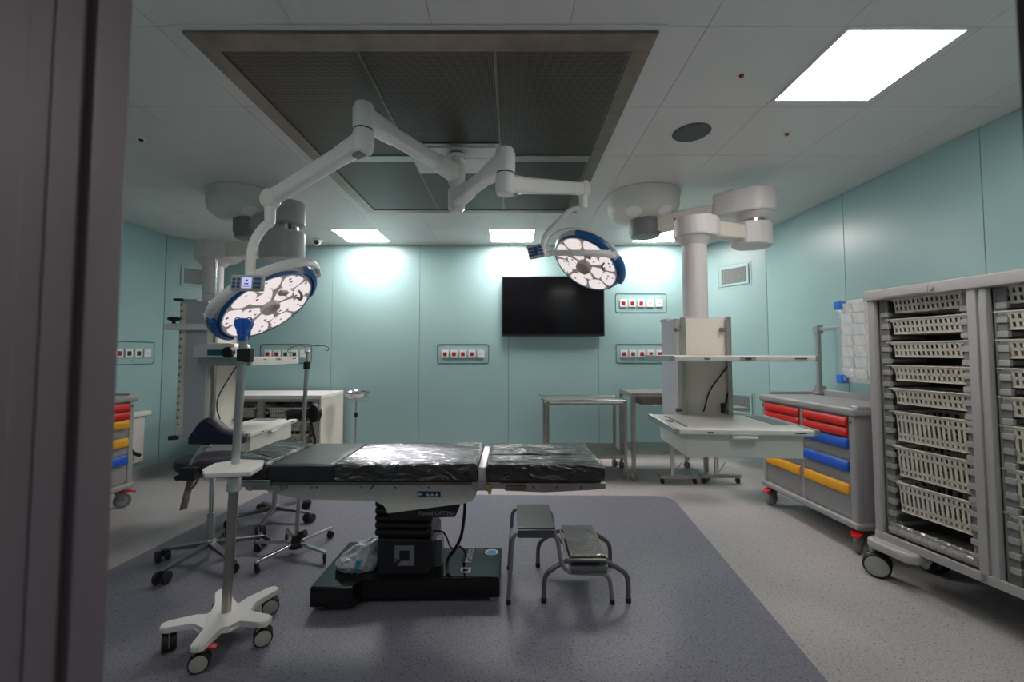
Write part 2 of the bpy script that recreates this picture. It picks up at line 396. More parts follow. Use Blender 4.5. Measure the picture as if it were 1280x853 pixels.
# ---------------------------------------------------------------- ceiling fittings
for px, lab in ((0, None),):
    pass
def ceiling_light(x0, y0, label):
    t = thing('ceiling_light', label, 'light', (x0+0.3, y0+0.3, CH), 0, 'square ceiling lights')
    b = B()
    for a in ((x0-0.02, x0, y0-0.02, y0+0.62), (x0+0.6, x0+0.62, y0-0.02, y0+0.62), (x0, x0+0.6, y0-0.02, y0), (x0, x0+0.6, y0+0.6, y0+0.62)):
        b.box(a[0], a[1], a[2], a[3], CH-0.006, CH+0.002)
    b.build('frame', M['ceil'], t)
    b = B(); b.box(x0, x0+0.6, y0, y0+0.6, CH-0.004, CH+0.001); b.build('diffuser', M['panel' if y0 > 4 else ('panel_near' if y0 > 2 else 'panel_fill')], t)
ceiling_light(1.71, 2.075, 'large looking lit square ceiling light nearest the viewer, at upper right')
ceiling_light(-2.41, 5.585, 'lit square ceiling light near back wall, on the left beside the small camera')
ceiling_light(-0.30, 5.585, 'lit square ceiling light near back wall, above the black wall screen')
ceiling_light(1.78, 5.585, 'lit square ceiling light near back wall, half hidden behind right pendant arm')

ceiling_light(-2.41, 0.96, 'added unseen fill light, square ceiling panel over the front left of the room')  # unseen pair, added to brighten surfaces that face the viewer
ceiling_light(1.08, 0.96, 'added unseen fill light, square ceiling panel over the front right of the room')

t = thing('ventilation_ceiling', 'large stainless framed perforated ventilation field set in the white ceiling', 'air vent', (-0.46, 3.55, CH))
X0, X1, Y0, Y1 = -1.678, 0.747, 2.08, 4.86; zc = CH-0.022
xc = [-1.572, -0.834, -0.094, 0.645]; yc = [2.21, 3.425, 3.525, 4.755]
b = B()
b.box(X0, X1, Y0, yc[0], zc, CH, bev=0.003); b.box(X0, X1, yc[3], Y1, zc, CH, bev=0.003)
b.box(X0, xc[0], yc[0], yc[3], zc, CH, bev=0.003); b.box(xc[3], X1, yc[0], yc[3], zc, CH, bev=0.003)
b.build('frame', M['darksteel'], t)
b = B(); b.box(X0-0.035, X1+0.035, Y0-0.035, Y1+0.035, CH-0.006, CH-0.001); b.build('trim', M['ceil'], t)
for i in range(3):
    for j in ((0, 1), (2, 3)):
        y0, y1 = yc[j[0]], yc[j[1]]
        if i == 1: y0, y1 = (y0, 3.205) if j[0] == 0 else (3.765, y1)
        b = B(); b.box(xc[i]+0.008, xc[i+1]-0.008, y0+0.006, y1-0.006, zc+0.006, CH); b.build('perforated_panel', M['perf'], t)
for x in xc[1:3]:
    b = B(); b.box(x-0.007, x+0.007, yc[0], yc[3], zc+0.002, CH); b.build('divider', M['darksteel'], t)
b = B(); b.box(xc[0], xc[1], 3.425, 3.525, zc, CH, bev=0.003); b.box(xc[2], xc[3], 3.425, 3.525, zc, CH, bev=0.003); b.build('cross_bar', M['steel'], t)
b = B(); b.box(-0.828, -0.10, 3.21, 3.76, zc-0.004, CH, bev=0.003); b.build('mount_frame', M['steel'], t)
b = B(); b.box(-0.76, -0.13, 3.255, 3.425, zc-0.012, zc-0.003, bev=0.002); b.box(-0.80, -0.13, 3.445, 3.735, zc-0.010, zc-0.003, bev=0.002); b.build('mount_plate', M['ceil'], t)

b = B(); p = V((1.338, 3.085, CH)); b.cyl(p-V((0,0,0.012)), p, 0.128, 0.136, 40, bev=0.004)
tag(b.build('ceiling_speaker', M['gasket']), 'round dark grey speaker grille flush in white ceiling', 'speaker')
for x, y, lab in ((1.355, 2.425, 'tiny red and white ceiling sensor between ventilation field and large light'), (2.057, 3.095, 'tiny red ceiling sensor to the right of round speaker'), (-2.85, 3.18, 'tiny dark ceiling sensor alone at upper left by the jamb')):
    t = thing('ceiling_sensor', lab, 'sensor', (x, y, CH), 0, 'small ceiling sensors')
    b = B(); b.cyl((x, y, CH-0.006), (x, y, CH), 0.026, 0.03, 20); b.build('rosette', M['pwhite'], t)
    b = B(); b.cyl((x, y, CH-0.02), (x, y, CH-0.005), 0.012, 0.016, 14); b.build('sensor_tip', M['sockred' if x > 0 else 'black'], t)

# small camera under the ceiling
p = at(396, 303, 6.05); t = thing('security_camera', 'small white bullet camera under the ceiling by back wall', 'camera', (p.x, p.y+0.06, CH))
b = B(); b.cyl((p.x, p.y+0.06, CH-0.03), (p.x, p.y+0.06, CH), 0.05, 0.06, bev=0.005); b.cyl((p.x, p.y+0.06, p.z), (p.x, p.y+0.06, CH-0.02), 0.014); b.build('bracket', M['pwhite'], t)
d = V((0.33, -1, -0.28)).normalized(); b = B(); b.cyl(p-d*0.09, p+d*0.05, 0.05, 0.052, bev=0.006); b.build('housing', M['pwhite'], t)
b = B(); b.cyl(p+d*0.048, p+d*0.056, 0.034); b.build('lens', M['black'], t)

# ---------------------------------------------------------------- wall fittings
BW = [W[2], W[3]]
def outlet_panel(origin, xdir, lab, seq, loc=None):
    """origin: upper left corner on the wall, xdir along the wall; 0.77 x 0.285"""
    T = frame(origin, xdir, V((0, 0, 1)))       # z axis of T points into the room or away
    sgn = 1 if (T.to_3x3() @ V((0, 0, 1))).dot(V((0, 0, 0))-V((origin[0], origin[1]-2.5, 0))) > 0 else -1
    w, h = 0.77, 0.285
    c = T @ V((w/2, -h/2, 0)); t = thing('outlet_panel', lab, 'socket panel', c, 0, 'wall socket panels')
    b = B(); r = 0.03; pts = []
    for cx, cy, a0 in ((w-r, -r, 0), (r, -r, 90), (r, -h+r, 180), (w-r, -h+r, 270)):
        for k in range(5): a = math.radians(a0+k*22.5); pts.append(T @ V((cx+r*math.cos(a), cy+r*math.sin(a), sgn*0.002)))
    b.tube(pts, 0.005, 6, closed=True); b.build('outline', M['outline'], t)
    for i, ch in enumerate(seq):
        x = 0.115+i*0.135; y = -0.145
        b = B(); b.box(x-0.052, x+0.052, y-0.058, y+0.058, *sorted((0, sgn*0.02)), bev=0.006, T=T); s = b.build('socket', M['socket'], t)
        if ch in 'rd':
            b = B(); b.box(x-0.028, x+0.028, y-0.03, y+0.026, *sorted((sgn*0.018, sgn*0.024)), bev=0.003, T=T); b.build('socket_insert', M['sockred' if ch == 'r' else 'sockdark'], s)
        else:
            b = B()
            for q in (-0.013, 0.013): b.box(x+q-0.005, x+q+0.005, y-0.01, y+0.008, *sorted((sgn*0.019, sgn*0.0215)), T=T)
            b.build('socket_hole', M['sockred' if ch == 'w' else 'jointl'], s)
    b = B()
    for x in (0.18, 0.315, 0.45): b.cyl(T @ V((x, -0.238, 0)), T @ V((x, -0.238, sgn*0.006)), 0.010, n=10)
    b.build('earth_stud', M['jointl'], t)
y_ = 6.39
def bx(px): return (px-640)/529*y_
outlet_panel((bx(547), y_, 1.725), (1,0,0), 'outlined socket panel alone in the middle of back wall, four red sockets', 'rrrro')
outlet_panel((bx(326), y_, 1.725), (1,0,0), 'outlined socket panel on back wall above the white counter, partly behind drip stand', 'rrddo')
outlet_panel((bx(770), y_, 2.492), (1,0,0), 'upper of the two socket panels right of the wall screen', 'rrrww')
outlet_panel((bx(770), y_, 1.727), (1,0,0), 'lower of the two socket panels right of the wall screen', 'rrrrr')
outlet_panel((-4.81, 4.92, 1.737), (0,1,0), 'outlined socket panel on left side wall above the coloured drawer cart', 'rrddo')

def wall_vent(c, xdir, lab, w=0.40, h=0.25):
    T = frame(c, xdir, V((0, 0, 1))); sgn = 1 if (T.to_3x3() @ V((0, 0, 1))).y < 0 else -1
    t = thing('wall_vent', lab, 'air vent', c, 0, 'wall vents')
    z = lambda a, e: sorted((sgn*a, sgn*e))
    b = B()
    for q, dpt in ((0.0, 0.006), (0.035, 0.016)):
        W2, H2 = w/2+0.05-q, h/2+0.05-q; th = 0.012 if q == 0 else 0.03
        b.box(-W2, W2, H2-th, H2, *z(0, dpt), bev=0.002, T=T); b.box(-W2, W2, -H2, -H2+th, *z(0, dpt), bev=0.002, T=T)
        b.box(-W2, -W2+th, -H2+th, H2-th, *z(0, dpt), bev=0.002, T=T); b.box(W2-th, W2, -H2+th, H2-th, *z(0, dpt), bev=0.002, T=T)
    b.build('frame', M['wall'], t)
    b = B(); b.box(-w/2+0.01, w/2-0.01, -h/2+0.01, h/2-0.01, *z(0, 0.003), T=T); b.build('backing', M['dark'], t)
    b = B()
    n = 18
    for i in range(n): x = -w/2+0.02+i*(w-0.04)/(n-1); b.box(x-0.005, x+0.005, -h/2+0.01, h/2-0.01, *z(0.003, 0.009), T=T)
    for i in range(11): y = -h/2+0.02+i*(h-0.04)/10; b.box(-w/2+0.01, w/2-0.01, y-0.004, y+0.004, *z(0.003, 0.011), T=T)
    b.build('grille', M['vent'], t)
dr = (V((*W[4], 0))-V((*W[3], 0))).normalized(); dl = (V((*W[2], 0))-V((*W[1], 0))).normalized()
vr = V((*W[3], 0))+dr*0.435
wall_vent((vr.x, vr.y, 2.70), dr, 'upper grey mesh vent on right corner wall beside the pendant column')
wall_vent((vr.x, vr.y, 0.885), dr, 'lower grey mesh vent behind right pendant above the skirting')
vl = V((*W[1], 0))+dl*0.37
wall_vent((vl.x, vl.y, 2.70), dl, 'grey mesh vent on left corner wall behind the left pendant column', w=0.36)

# wall screen
t = thing('wall_screen', 'large black television screen mounted on teal back wall', 'screen', (0.62, 6.38, 2.28))
p0 = at(627, 345.5, 6.30); p1 = at(756, 420.5, 6.30)
b = B(); b.box(p0.x, p1.x, 6.29, 6.35, p1.z, p0.z, bev=0.012); b.build('casing', M['black'], t)
b = B(); b.box(p0.x+0.02, p1.x-0.02, 6.286, 6.292, p1.z+0.03, p0.z-0.02, bev=0.002); b.build('display', M['tv'], t)
b = B(); b.box(0.3, 0.95, 6.345, 6.39, 2.1, 2.5, bev=0.005); b.build('wall_bracket', M['black'], t)
# ================================================================ TWIN SURGICAL LIGHT
HX, HY = -0.446, 3.35
sl = thing('surgical_light', 'twin armed white surgical lamp with two lit round heads, hung from ceiling over the table', 'surgical lamp', (HX, HY, CH))
b = B(); b.cyl((HX, HY, 3.17), (HX, HY, CH-0.02), 0.052, n=24); b.build('neck', M['darksteel'], sl)
b = B(); b.cyl((HX, HY, 3.165), (HX, HY, 3.185), 0.084, n=32, bev=0.004)
for k in range(6): a = k*PI/3; b.cyl((HX+0.066*math.cos(a), HY+0.066*math.sin(a), 3.155), (HX+0.066*math.cos(a), HY+0.066*math.sin(a), 3.17), 0.008, n=8)
b.build('flange', M['pwhite'], sl)
b = B(); b.cyl((HX, HY, 3.09), (HX, HY, 3.17), 0.05, 0.056); b.build('hub', M['pwhite'], sl)
def arm(px, name_z, Yk, Xk, zh, zk, r=0.066):
    hub = V((HX, HY, zh)); kn = V((Xk, Yk, zk)); d = (kn-hub).normalized(); dh = V((d.x, d.y, 0)).normalized()
    b = B()
    b.lathe([(0, -0.11), (0.045, -0.11), (0.066, -0.08), (0.07, 0.06), (0.06, 0.085), (0, 0.09)], hub, n=26)
    b.beam(hub+d*0.02, hub+d*0.26, 0.115, 0.15, 0.105, 0.115, bev=0.03, seg=3)
    b.beam(hub+d*0.22, kn-d*0.22, 0.088, 0.10, 0.088, 0.10, bev=0.02, seg=3)
    b.beam(kn-d*0.27, kn-d*0.0, 0.10, 0.115, 0.115, 0.135, bev=0.03, seg=3)
    b.lathe([(0, -0.075), (0.06, -0.075), (0.066, -0.06), (0.067, 0.05), (0.055, 0.085), (0.03, 0.097), (0, 0.1)], kn, n=26)
    b.build('extension_arm', M['pwhite'], sl)
    b = B(); b.cyl(kn-V((0,0,0.084)), kn-V((0,0,0.074)), 0.058, n=24); b.build('joint_ring', M['black'], sl)
    return kn
kL = arm(0, 0, 2.552, -0.916, 3.04, 3.05)
kR = arm(0, 0, 2.713, -0.045, 2.835, 2.845)
def spring(kn, end):
    s0 = kn-V((0,0,0.15)); d = (end-s0); d.normalize(); dh = V((d.x, d.y, 0)).normalized()
    b = B()
    b.lathe([(0, 0.068), (0.058, 0.066), (0.064, 0.05), (0.064, -0.03), (0.055, -0.065), (0, -0.07)], s0, n=24)
    b.beam(s0-d*0.02, s0+d*0.22, 0.11, 0.125, 0.09, 0.11, bev=0.03, seg=3)
    b.beam(s0+d*0.18, end-d*0.03, 0.082, 0.105, 0.078, 0.098, bev=0.022, seg=3)
    o = b.build('spring_arm', M['pwhite'], sl)
    u = d.cross(V((0,0,1))).normalized().cross(d)
    T = frame(s0+d*0.055-u*0.062, d, d.cross(u))
    b = B(); b.box(-0.032, 0.032, -0.028, 0.028, -0.012, 0.004, bev=0.006, T=T); b.box(-0.032, 0.032, -0.028, 0.028, -0.004, 0.012, bev=0.006, T=T); b.build('release_pad', M['button'] if False else M['joint'], o)
    sd = d.cross(V((0,0,1))).normalized()
    b = B(); b.cyl(end-sd*0.045, end+sd*0.045, 0.066, n=24, bev=0.012); b.cyl(end-V((0,0,0.17)), end, 0.034, 0.04)
    b.build('end_joint', M['pwhite'], sl)
    return end-V((0,0,0.16))
eL = spring(kL, at(338, 249, 2.92)); eR = spring(kR, at(729, 236, 3.52))

def chaikin(p, n=2):
    for _ in range(n):
        q = []
        for i in range(len(p)):
            a, c = V(p[i]), V(p[(i+1) % len(p)]); q += [a*0.75+c*0.25, a*0.25+c*0.75]
        p = q
    return p
def lamp_head(c, n, hdir, arcs, nout, rot0):
    """c centre of the lit face, n facing direction, hdir the in-face axis"""
    c = V(c); n = V(n).normalized(); a = V(hdir); a = (a-n*a.dot(n)).normalized(); bb = n.cross(a)
    T = frame(c, a, bb)
    z = n
    b = B(); b.lathe([(0, -0.002), (0.332, -0.002), (0.34, -0.012), (0.362, -0.05), (0.352, -0.085), (0.25, -0.125), (0.10, -0.145), (0, -0.145)], c, n, 64)
    h = b.build('lamp_head', M['pend'], sl)
    b = B(); b.lathe([(0.327, -0.004), (0.327, 0.005), (0.333, 0.006), (0.343, -0.008), (0.343, -0.018), (0.332, -0.02), (0.327, -0.004)], c, n, 72); b.build('rim', M['bluerim'], h)
    b = B(); b.cyl(c-n*0.004, c+n*0.0015, 0.328, n=64); b.build('face_plate', M['lensback'], h)
    for t0, t1 in arcs:
        b = B(); N = 20; prof = [(0.352, 0.002), (0.385, -0.012), (0.392, -0.05), (0.380, -0.07), (0.350, -0.06)]
        vs = []; fs = []
        for i in range(N+1):
            t = math.radians(t0+(t1-t0)*i/N); e = a*math.cos(t)+bb*math.sin(t); vs += [c+e*r+n*zz for r, zz in prof]
        m = len(prof)
        for i in range(N):
            for k in range(m): fs.append((i*m+k, i*m+(k+1) % m, (i+1)*m+(k+1) % m, (i+1)*m+k))
        fs += [tuple(range(m)), tuple(N*m+k for k in range(m-1, -1, -1))]
        b.add(vs, fs); b.build('rim_segment', M['bluerim'], h)
    def petals(cnt, r0, r1, off, gap):
        for i in range(cnt):
            t = 2*PI*(i+off)/cnt; hw = PI/cnt
            w0 = max(0.012, r0*math.sin(hw)-gap); w1 = r1*math.sin(hw)-gap
            rm = (r0+r1)/2; wm = rm*math.sin(hw)-gap*0.55
            P_ = [(r0, -w0, 0), (r0, w0, 0), (rm, wm, 0), (r1*0.985, w1*0.9, 0), (r1*1.05, 0, 0), (r1*0.985, -w1*0.9, 0), (rm, -wm, 0)]
            P_ = chaikin(P_, 2); R_ = Matrix.Rotation(t, 3, 'Z'); P_ = [(R_ @ p) for p in P_]
            b = B(); b.prism([(p.x, p.y) for p in P_], 0.0, 0.005, T=T); b.build('lamp_lens', M['lens'], h)
    petals(nout, 0.190, 0.306, rot0, 0.008); petals(5, 0.058, 0.180, rot0+0.3, 0.008)
    b = B(); b.lathe([(0.040, 0.0), (0.044, 0.03), (0.062, 0.034), (0.070, 0.02), (0.070, 0.0)], c, n, 28); b.build('handle_ring', M['pend'], h)
    b = B(); b.box(0.135, 0.175, -0.035, 0.035, 0.004, 0.03, bev=0.006, T=T @ Matrix.Rotation(0.9, 4, 'Z')); b.build('sensor', M['handle'], h)
    b = B(); b.tube([T @ V((0.21, -0.03, 0.006)), T @ V((0.215, -0.028, 0.035)), T @ V((0.22, 0.0, 0.045)), T @ V((0.225, 0.028, 0.035)), T @ V((0.23, 0.03, 0.006))], 0.010, 8, smooth=3); b.build('handle_bracket', M['joint'], h)
    return h, a, bb, T
# left head
cL = V((-1.753, 3.042, 1.935)); nL = V((0.664, -0.086, -0.743)).normalized()
def inplane(c, n, ix, iy):      # direction in the face whose picture runs along (ix, iy)
    d = (c-V((0,0,EYE))).normalized(); r = V((1,0,0)); r = (r-d*r.dot(d)).normalized(); u = r.cross(d)
    if u.z < 0: u = -u
    g = r*ix-u*iy; m = d.cross(g); v = n.cross(m).normalized()
    return v if v.dot(g) > 0 else -v
aL = inplane(cL, nL, 128, -62)
hL, aL, bL, TL = lamp_head(cL, nL, aL, ((168, 222), (-20, 35), (100, 118)), 9, 0.2)
upL = bL if bL.z > 0 else -bL
cdL = (V((0,0,EYE))-cL).normalized(); gcL = (cdL-aL*cdL.dot(aL)).normalized(); vL = aL.cross(gcL); vL = vL if vL.z > 0 else -vL
gL = gcL*0.93+vL*0.30; ocL = cL+vL*0.085
b = B(); pts = []
for i in range(25):
    t = PI*i/24; pts.append(ocL+aL*0.03-aL*0.39*math.cos(t)+gL*0.40*math.sin(t))
b.tube(pts, 0.02, 10, flat=(0.032, 0.018, vL)); mid = pts[10]
for s_, p in ((1, pts[-1]), (-1, pts[0])): b.cyl(p-aL*0.06*s_, p+aL*0.018*s_, 0.036, n=20, bev=0.006)
b.build('yoke', M['pwhite'], sl)
b = B(); q = [eL+V((0,0,0.05)), eL+V((0,0,-0.01)), at(331, 283, 2.88), at(319, 300, 2.82), at(313.5, 322, 2.75), at(313, 346, mid.y)]
b.tube(q, 0.03, 12, smooth=6, flat=(0.026, 0.033, V((0,1,0.2)))); b.cyl(at(313, 344, mid.y), mid, 0.03, 0.03); b.build('yoke_stem', M['pwhite'], sl)
def control_panel(T, w, h, lit=True):
    b = B(); b.box(-w/2, w/2, -h/2, h/2, -0.02, 0.012, bev=0.006, T=T); o = b.build('control_panel', M['panelgrey'], sl)
    b = B(); b.box(-w*0.15, w*0.15, -h*0.36, h*0.32, 0.010, 0.0135, T=T); b.build('panel_screen', M['screen' if lit else 'button'], o)
    b = B(); b.box(-w*0.035, w*0.035, h*0.08, h*0.18, 0.013, 0.0145, T=T); b.box(-w*0.06, w*0.06, -h*0.12, -h*0.04, 0.013, 0.0145, T=T); b.box(-w*0.1, w*0.1, -h*0.27, -h*0.235, 0.013, 0.0145, T=T)
    b.build('screen_marks', M['stick'], o)
    for x in (-0.39, -0.25):
        for y in (0.2, -0.05, -0.28):
            b = B(); b.cyl(T @ V((x*w, y*h, 0.01)), T @ V((x*w, y*h, 0.016)), h*0.10, n=14); b.build('panel_button', M['button'], o)
    for y in (0.24, -0.02, -0.28):
        b = B(); b.box(w*0.2, w*0.44, (y-0.09)*h, (y+0.09)*h, 0.01, 0.016, bev=0.004, T=T); b.build('panel_button', M['button'], o)
pc = at(309.5, 354, mid.y-0.05)
control_panel(frame(pc, V((1, 0.12, 0)), V((0, 0.12, 1))), 0.19, 0.10)
# right head
cR = V((0.703, 4.024, 2.442)); nR = V((-0.552, -0.357, -0.754)).normalized()
aR = inplane(cR, nR, 1, 0.02)
hR, aR, bR, TR = lamp_head(cR, nR, aR, ((25, 82), (-40, 8)), 8, 0.1)
upR = bR if bR.z > 0 else -bR
b = B(); b.lathe([(0.072, 0.0), (0.078, 0.03), (0.07, 0.06), (0.045, 0.075), (0, 0.078)], cR, nR, 28); b.build('sterile_handle', M['handle'], hR)
cam_d = (V((0,0,EYE))-cR).normalized(); g = (cam_d-aR*cam_d.dot(aR)).normalized()
oc = cR+upR*0.135
b = B(); pts = [oc-aR*0.36*math.cos(PI*i/24)+g*0.30*math.sin(PI*i/24) for i in range(25)]
pts = [at(684, 318, 3.75)]+pts[3:]
b.tube(pts, 0.02, 10, flat=(0.03, 0.02, upR)); b.cyl(pts[-1]-aR*0.05, pts[-1]+aR*0.02, 0.04, n=20, bev=0.006); b.build('yoke', M['pwhite'], sl)
b = B(); pts = [oc-aR*0.40*math.cos(PI*i/24)-g*0.05*math.sin(PI*i/24)+upR*0.30*math.sin(PI*i/24) for i in range(25)]
b.tube(pts[1:-1], 0.011, 8); b.build('rear_guard', M['pwhite'], hR)
b = B(); q = [eR+V((0,0,0.05)), eR, at(713, 263, 3.54), at(697, 278, 3.6), at(684, 291, 3.66), at(678.5, 303, 3.7), at(679.5, 320, 3.74)]
b.tube(q, 0.021, 12, smooth=5); b.build('yoke_stem', M['pwhite'], sl)
control_panel(frame(at(669.5, 314.5, 3.70), V((1, 0.1, 0.22)), V((-0.2, 0.2, 1))), 0.135, 0.125, lit=False)

# ================================================================ SUPPLY PENDANTS
def drum(cx, cy, root, openings):
    c = V((cx, cy, CH)); b = B()
    b.lathe([(0, 0), (0.37, 0), (0.375, -0.012), (0.365, -0.03), (0.362, -0.13), (0.345, -0.19), (0.29, -0.24), (0.2, -0.27), (0, -0.275)], c, n=56)
    d = b.build('ceiling_cover', M['drum'], root)
    for ang in openings:
        e = V((math.cos(ang), math.sin(ang), 0)); nn = (e*0.75+V((0,0,-1))).normalized()
        b = B(); b.lathe([(0.085, -0.03), (0.085, 0.004), (0.06, 0.012), (0, 0.014)], c+e*0.285+V((0,0,-0.235)), nn, 24, sc=(1.0, 0.75), xdir=V((-e.y, e.x, 0))); b.build('lit_opening_patch', M['pwhite'], d)  # white discs stand in for lit openings in the cover
    return c
def block(c, r, z0, z1, d, ln, tap, m, root, name='joint'):
    """rounded elbow housing with a nose of length ln along d; tap = conical foot height"""
    d = V((d[0], d[1], 0)).normalized(); sd = V((-d.y, d.x, 0)); n = 9
    pl = []
    for i in range(13): t = PI/2+PI*i/12; pl.append((r*math.cos(t), r*math.sin(t)))
    pl += [(ln*0.45, -r), (ln, -r*0.62), (ln, r*0.62), (ln*0.45, r)]
    T = frame((c[0], c[1], 0), d, sd)
    b = B(); b.prism(pl, z0, z1, T=T, bev=0.022, seg=3)
    if tap: b.lathe([(0, 0), (r*0.93, 0), (r*0.62, -tap), (0, -tap)], (c[0], c[1], z0+0.012), n=30)
    return b.build(name, m, root)

# ---- right pendant
rp = thing('supply_pendant', 'right ceiling pendant, pale column with two shelves and a drawer facing the viewer', 'medical pendant', (1.38, 4.45, CH), 0, 'ceiling supply pendants')
drum(1.375, 4.38, rp, (math.radians(235), math.radians(300)))
b = B(); b.lathe([(0, 0.0), (0.15, 0.0), (0.165, -0.03), (0.165, -0.14), (0.145, -0.19), (0, -0.2)], (1.385, 4.35, 2.99), n=10); b.build('ceiling_joint', M['joint'], rp)
K = V((2.235, 3.86, 0)); A0 = V((1.39, 4.35, 2.90)); dd = V((A0.x-K.x, A0.y-K.y, 0)).normalized()
b = B(); b.beam(A0, V((K.x, K.y, 2.95))+dd*0.24, 0.17, 0.15, 0.17, 0.15, bev=0.02, seg=3); a1 = b.build('upper_arm', M['cream'], rp)
sd = V((-dd.y, dd.x, 0)); sd = sd if sd.y < 0 else -sd
b = B()
for i in range(7):
    p = A0.lerp(V((K.x, K.y, 2.95)), 0.30+i*0.032); b.beam(p+sd*0.0855, p+sd*0.0855-dd*0.018, 0.003, 0.022 if i in (0, 2) else 0.012)
b.build('arm_mark', M['outline'], a1)
block(K, 0.19, 2.87, 3.09, dd, 0.33, 0.06, M['pend'], rp)
b = B(); b.cyl((K.x, K.y, 2.77), (K.x, K.y, 2.84), 0.095, n=24); b.build('joint_neck', M['chrome'], rp)
HC = V((1.575, 3.62, 0)); d2 = V((HC.x-K.x, HC.y-K.y, 0)).normalized()
block(K, 0.15, 2.57, 2.78, d2, 0.20, 0.0, M['pend'], rp)
b = B(); b.beam(V((K.x, K.y, 2.68))+d2*0.18, V((HC.x, HC.y, 2.675))-d2*0.1, 0.15, 0.14, 0.15, 0.14, bev=0.02, seg=3); b.build('lower_arm', M['cream'], rp)
block(HC, 0.165, 2.585, 2.76, -d2, 0.20, 0.075, M['pend'], rp)
b = B(); b.cyl((HC.x, HC.y, 1.88), (HC.x, HC.y, 2.60), 0.1, n=36); b.build('column', M['pend'], rp)
def console(T, root, w, dep, ztop, zbot, gas):
    b = B(); b.box(-w/2, w/2, 0.03, dep, zbot, ztop, bev=0.012, T=T); b.box(-w/2-0.004, -w/2+0.06, dep-0.16, dep+0.01, ztop-0.002, ztop+0.016, T=T); o = b.build('console_body', M['lilac'], root)
    b = B(); b.box(-w/2+0.02, w/2-0.02, 0.0, 0.05, zbot, ztop-0.01, bev=0.008, T=T); b.build('front_cover', M['cream'], o)
    b = B(); b.box(-w/2, -w/2+0.10, 0.02, 0.035, zbot, ztop-0.02, T=T); b.build('edge_strip', M['white'], o)
    for x in (-w/2+0.035, w/2-0.01):
        b = B(); b.box(x-0.018, x+0.018, -0.035, -0.008, zbot, ztop+0.004, bev=0.005, T=T)
        r_ = b.build('equipment_rail', M['steel'], root)
        for z in (ztop-0.10, zbot+0.1):
            b = B(); b.cyl(T @ V((x-0.05, -0.02, z)), T @ V((x-0.016, -0.02, z)), 0.012, n=10); b.ball(T @ V((x-0.055, -0.02, z)), 0.017, 10); b.cyl(T @ V((x, 0.01, z)), T @ V((x, -0.03, z)), 0.012, n=8); b.build('rail_knob', M['darksteel'], r_)
    return o
def tray(T, root, z, wd, y0, y1, drawer, x0=0.0, th=0.035):
    b = B(); b.box(x0-wd/2+0.03, x0+wd/2-0.03, y0, y1, z-th, z, bev=0.006, T=T); o = b.build('shelf', M['white'], root)
    for s_ in (-1, 1):
        b = B(); x = x0+s_*(wd/2-0.014); b.box(x-0.016, x+0.016, y0+0.002, y1, z-th+0.002, z+0.004, bev=0.004, T=T); b.build('side_rail', M['alu'], o)
    b = B(); b.box(x0-wd*0.27, x0-wd*0.23, y0-0.0015, y0+0.002, z-0.022, z-0.014, T=T); b.box(x0+wd*0.33, x0+wd*0.41, y0-0.0015, y0+0.002, z-0.021, z-0.012, T=T); b.build('shelf_mark', M['outline'], o)
    if drawer:
        b = B(); b.box(x0-wd/2+0.085, x0+wd/2-0.085, y0+0.03, y1-0.03, z-drawer, z-0.036, bev=0.008, T=T); dr_ = b.build('drawer', M['white'], root)
        b = B(); b.box(x0-0.09, x0+0.07, y0-0.012, y0+0.035, z-0.058, z-0.040, bev=0.005, T=T); b.build('drawer_handle', M['pwhite'], dr_)
        b = B(); b.box(x0-wd/2+0.10, x0-wd/2+0.118, y0+0.10, y1-0.1, z+0.0005, z+0.003, T=T); b.box(x0-wd/2+0.05, x0-wd/2+0.085, y0+0.28, y0+0.38, z+0.0, z+0.004, bev=0.0015, T=T); b.build('grip', M['joint'], o)
        b = B(); b.box(x0+wd/2-0.17, x0+wd/2-0.06, y0+0.2, y1-0.05, z+0.0005, z+0.004, T=T); b.build('tray_recess', M['joint'], o)
    else:
        b = B(); b.box(x0-0.03, x0+0.07, y0-0.003, y0+0.002, z-0.03, z-0.006, bev=0.001, T=T); b.build('lock_plate', M['jointl'], o)
        b = B(); b.box(x0, x0+0.04, y0-0.005, y0+0.002, z-0.022, z-0.013, T=T); b.build('lock_slot', M['black'], o)
    return o
TRP = Matrix.Translation((1.545, 3.42, 0)) @ Matrix.Rotation(-0.066, 4, 'Z')
console(TRP, rp, 0.40, 0.47, 1.885, 1.04, False)
tray(TRP, rp, 1.578, 0.94, -0.69, -0.02, 0)
tray(TRP, rp, 1.105, 0.90, -0.69, -0.02, 0.185)
b = B(); b.tube([TRP @ V(p) for p in ((0.20, -0.02, 1.52), (0.12, -0.03, 1.42), (0.03, -0.03, 1.29), (-0.02, -0.03, 1.13))], 0.006, 8, smooth=8); b.build('cable', M['black'], rp)
b = B(); b.tube([TRP @ V(p) for p in ((0.17, -0.03, 1.28), (0.15, -0.04, 1.2), (0.13, -0.03, 1.13))], 0.007, 8, smooth=6); b.cyl(TRP @ V((0.13, -0.03, 1.12)), TRP @ V((0.13, -0.03, 1.2)), 0.016, n=10); b.build('cable_end', M['black'], rp)

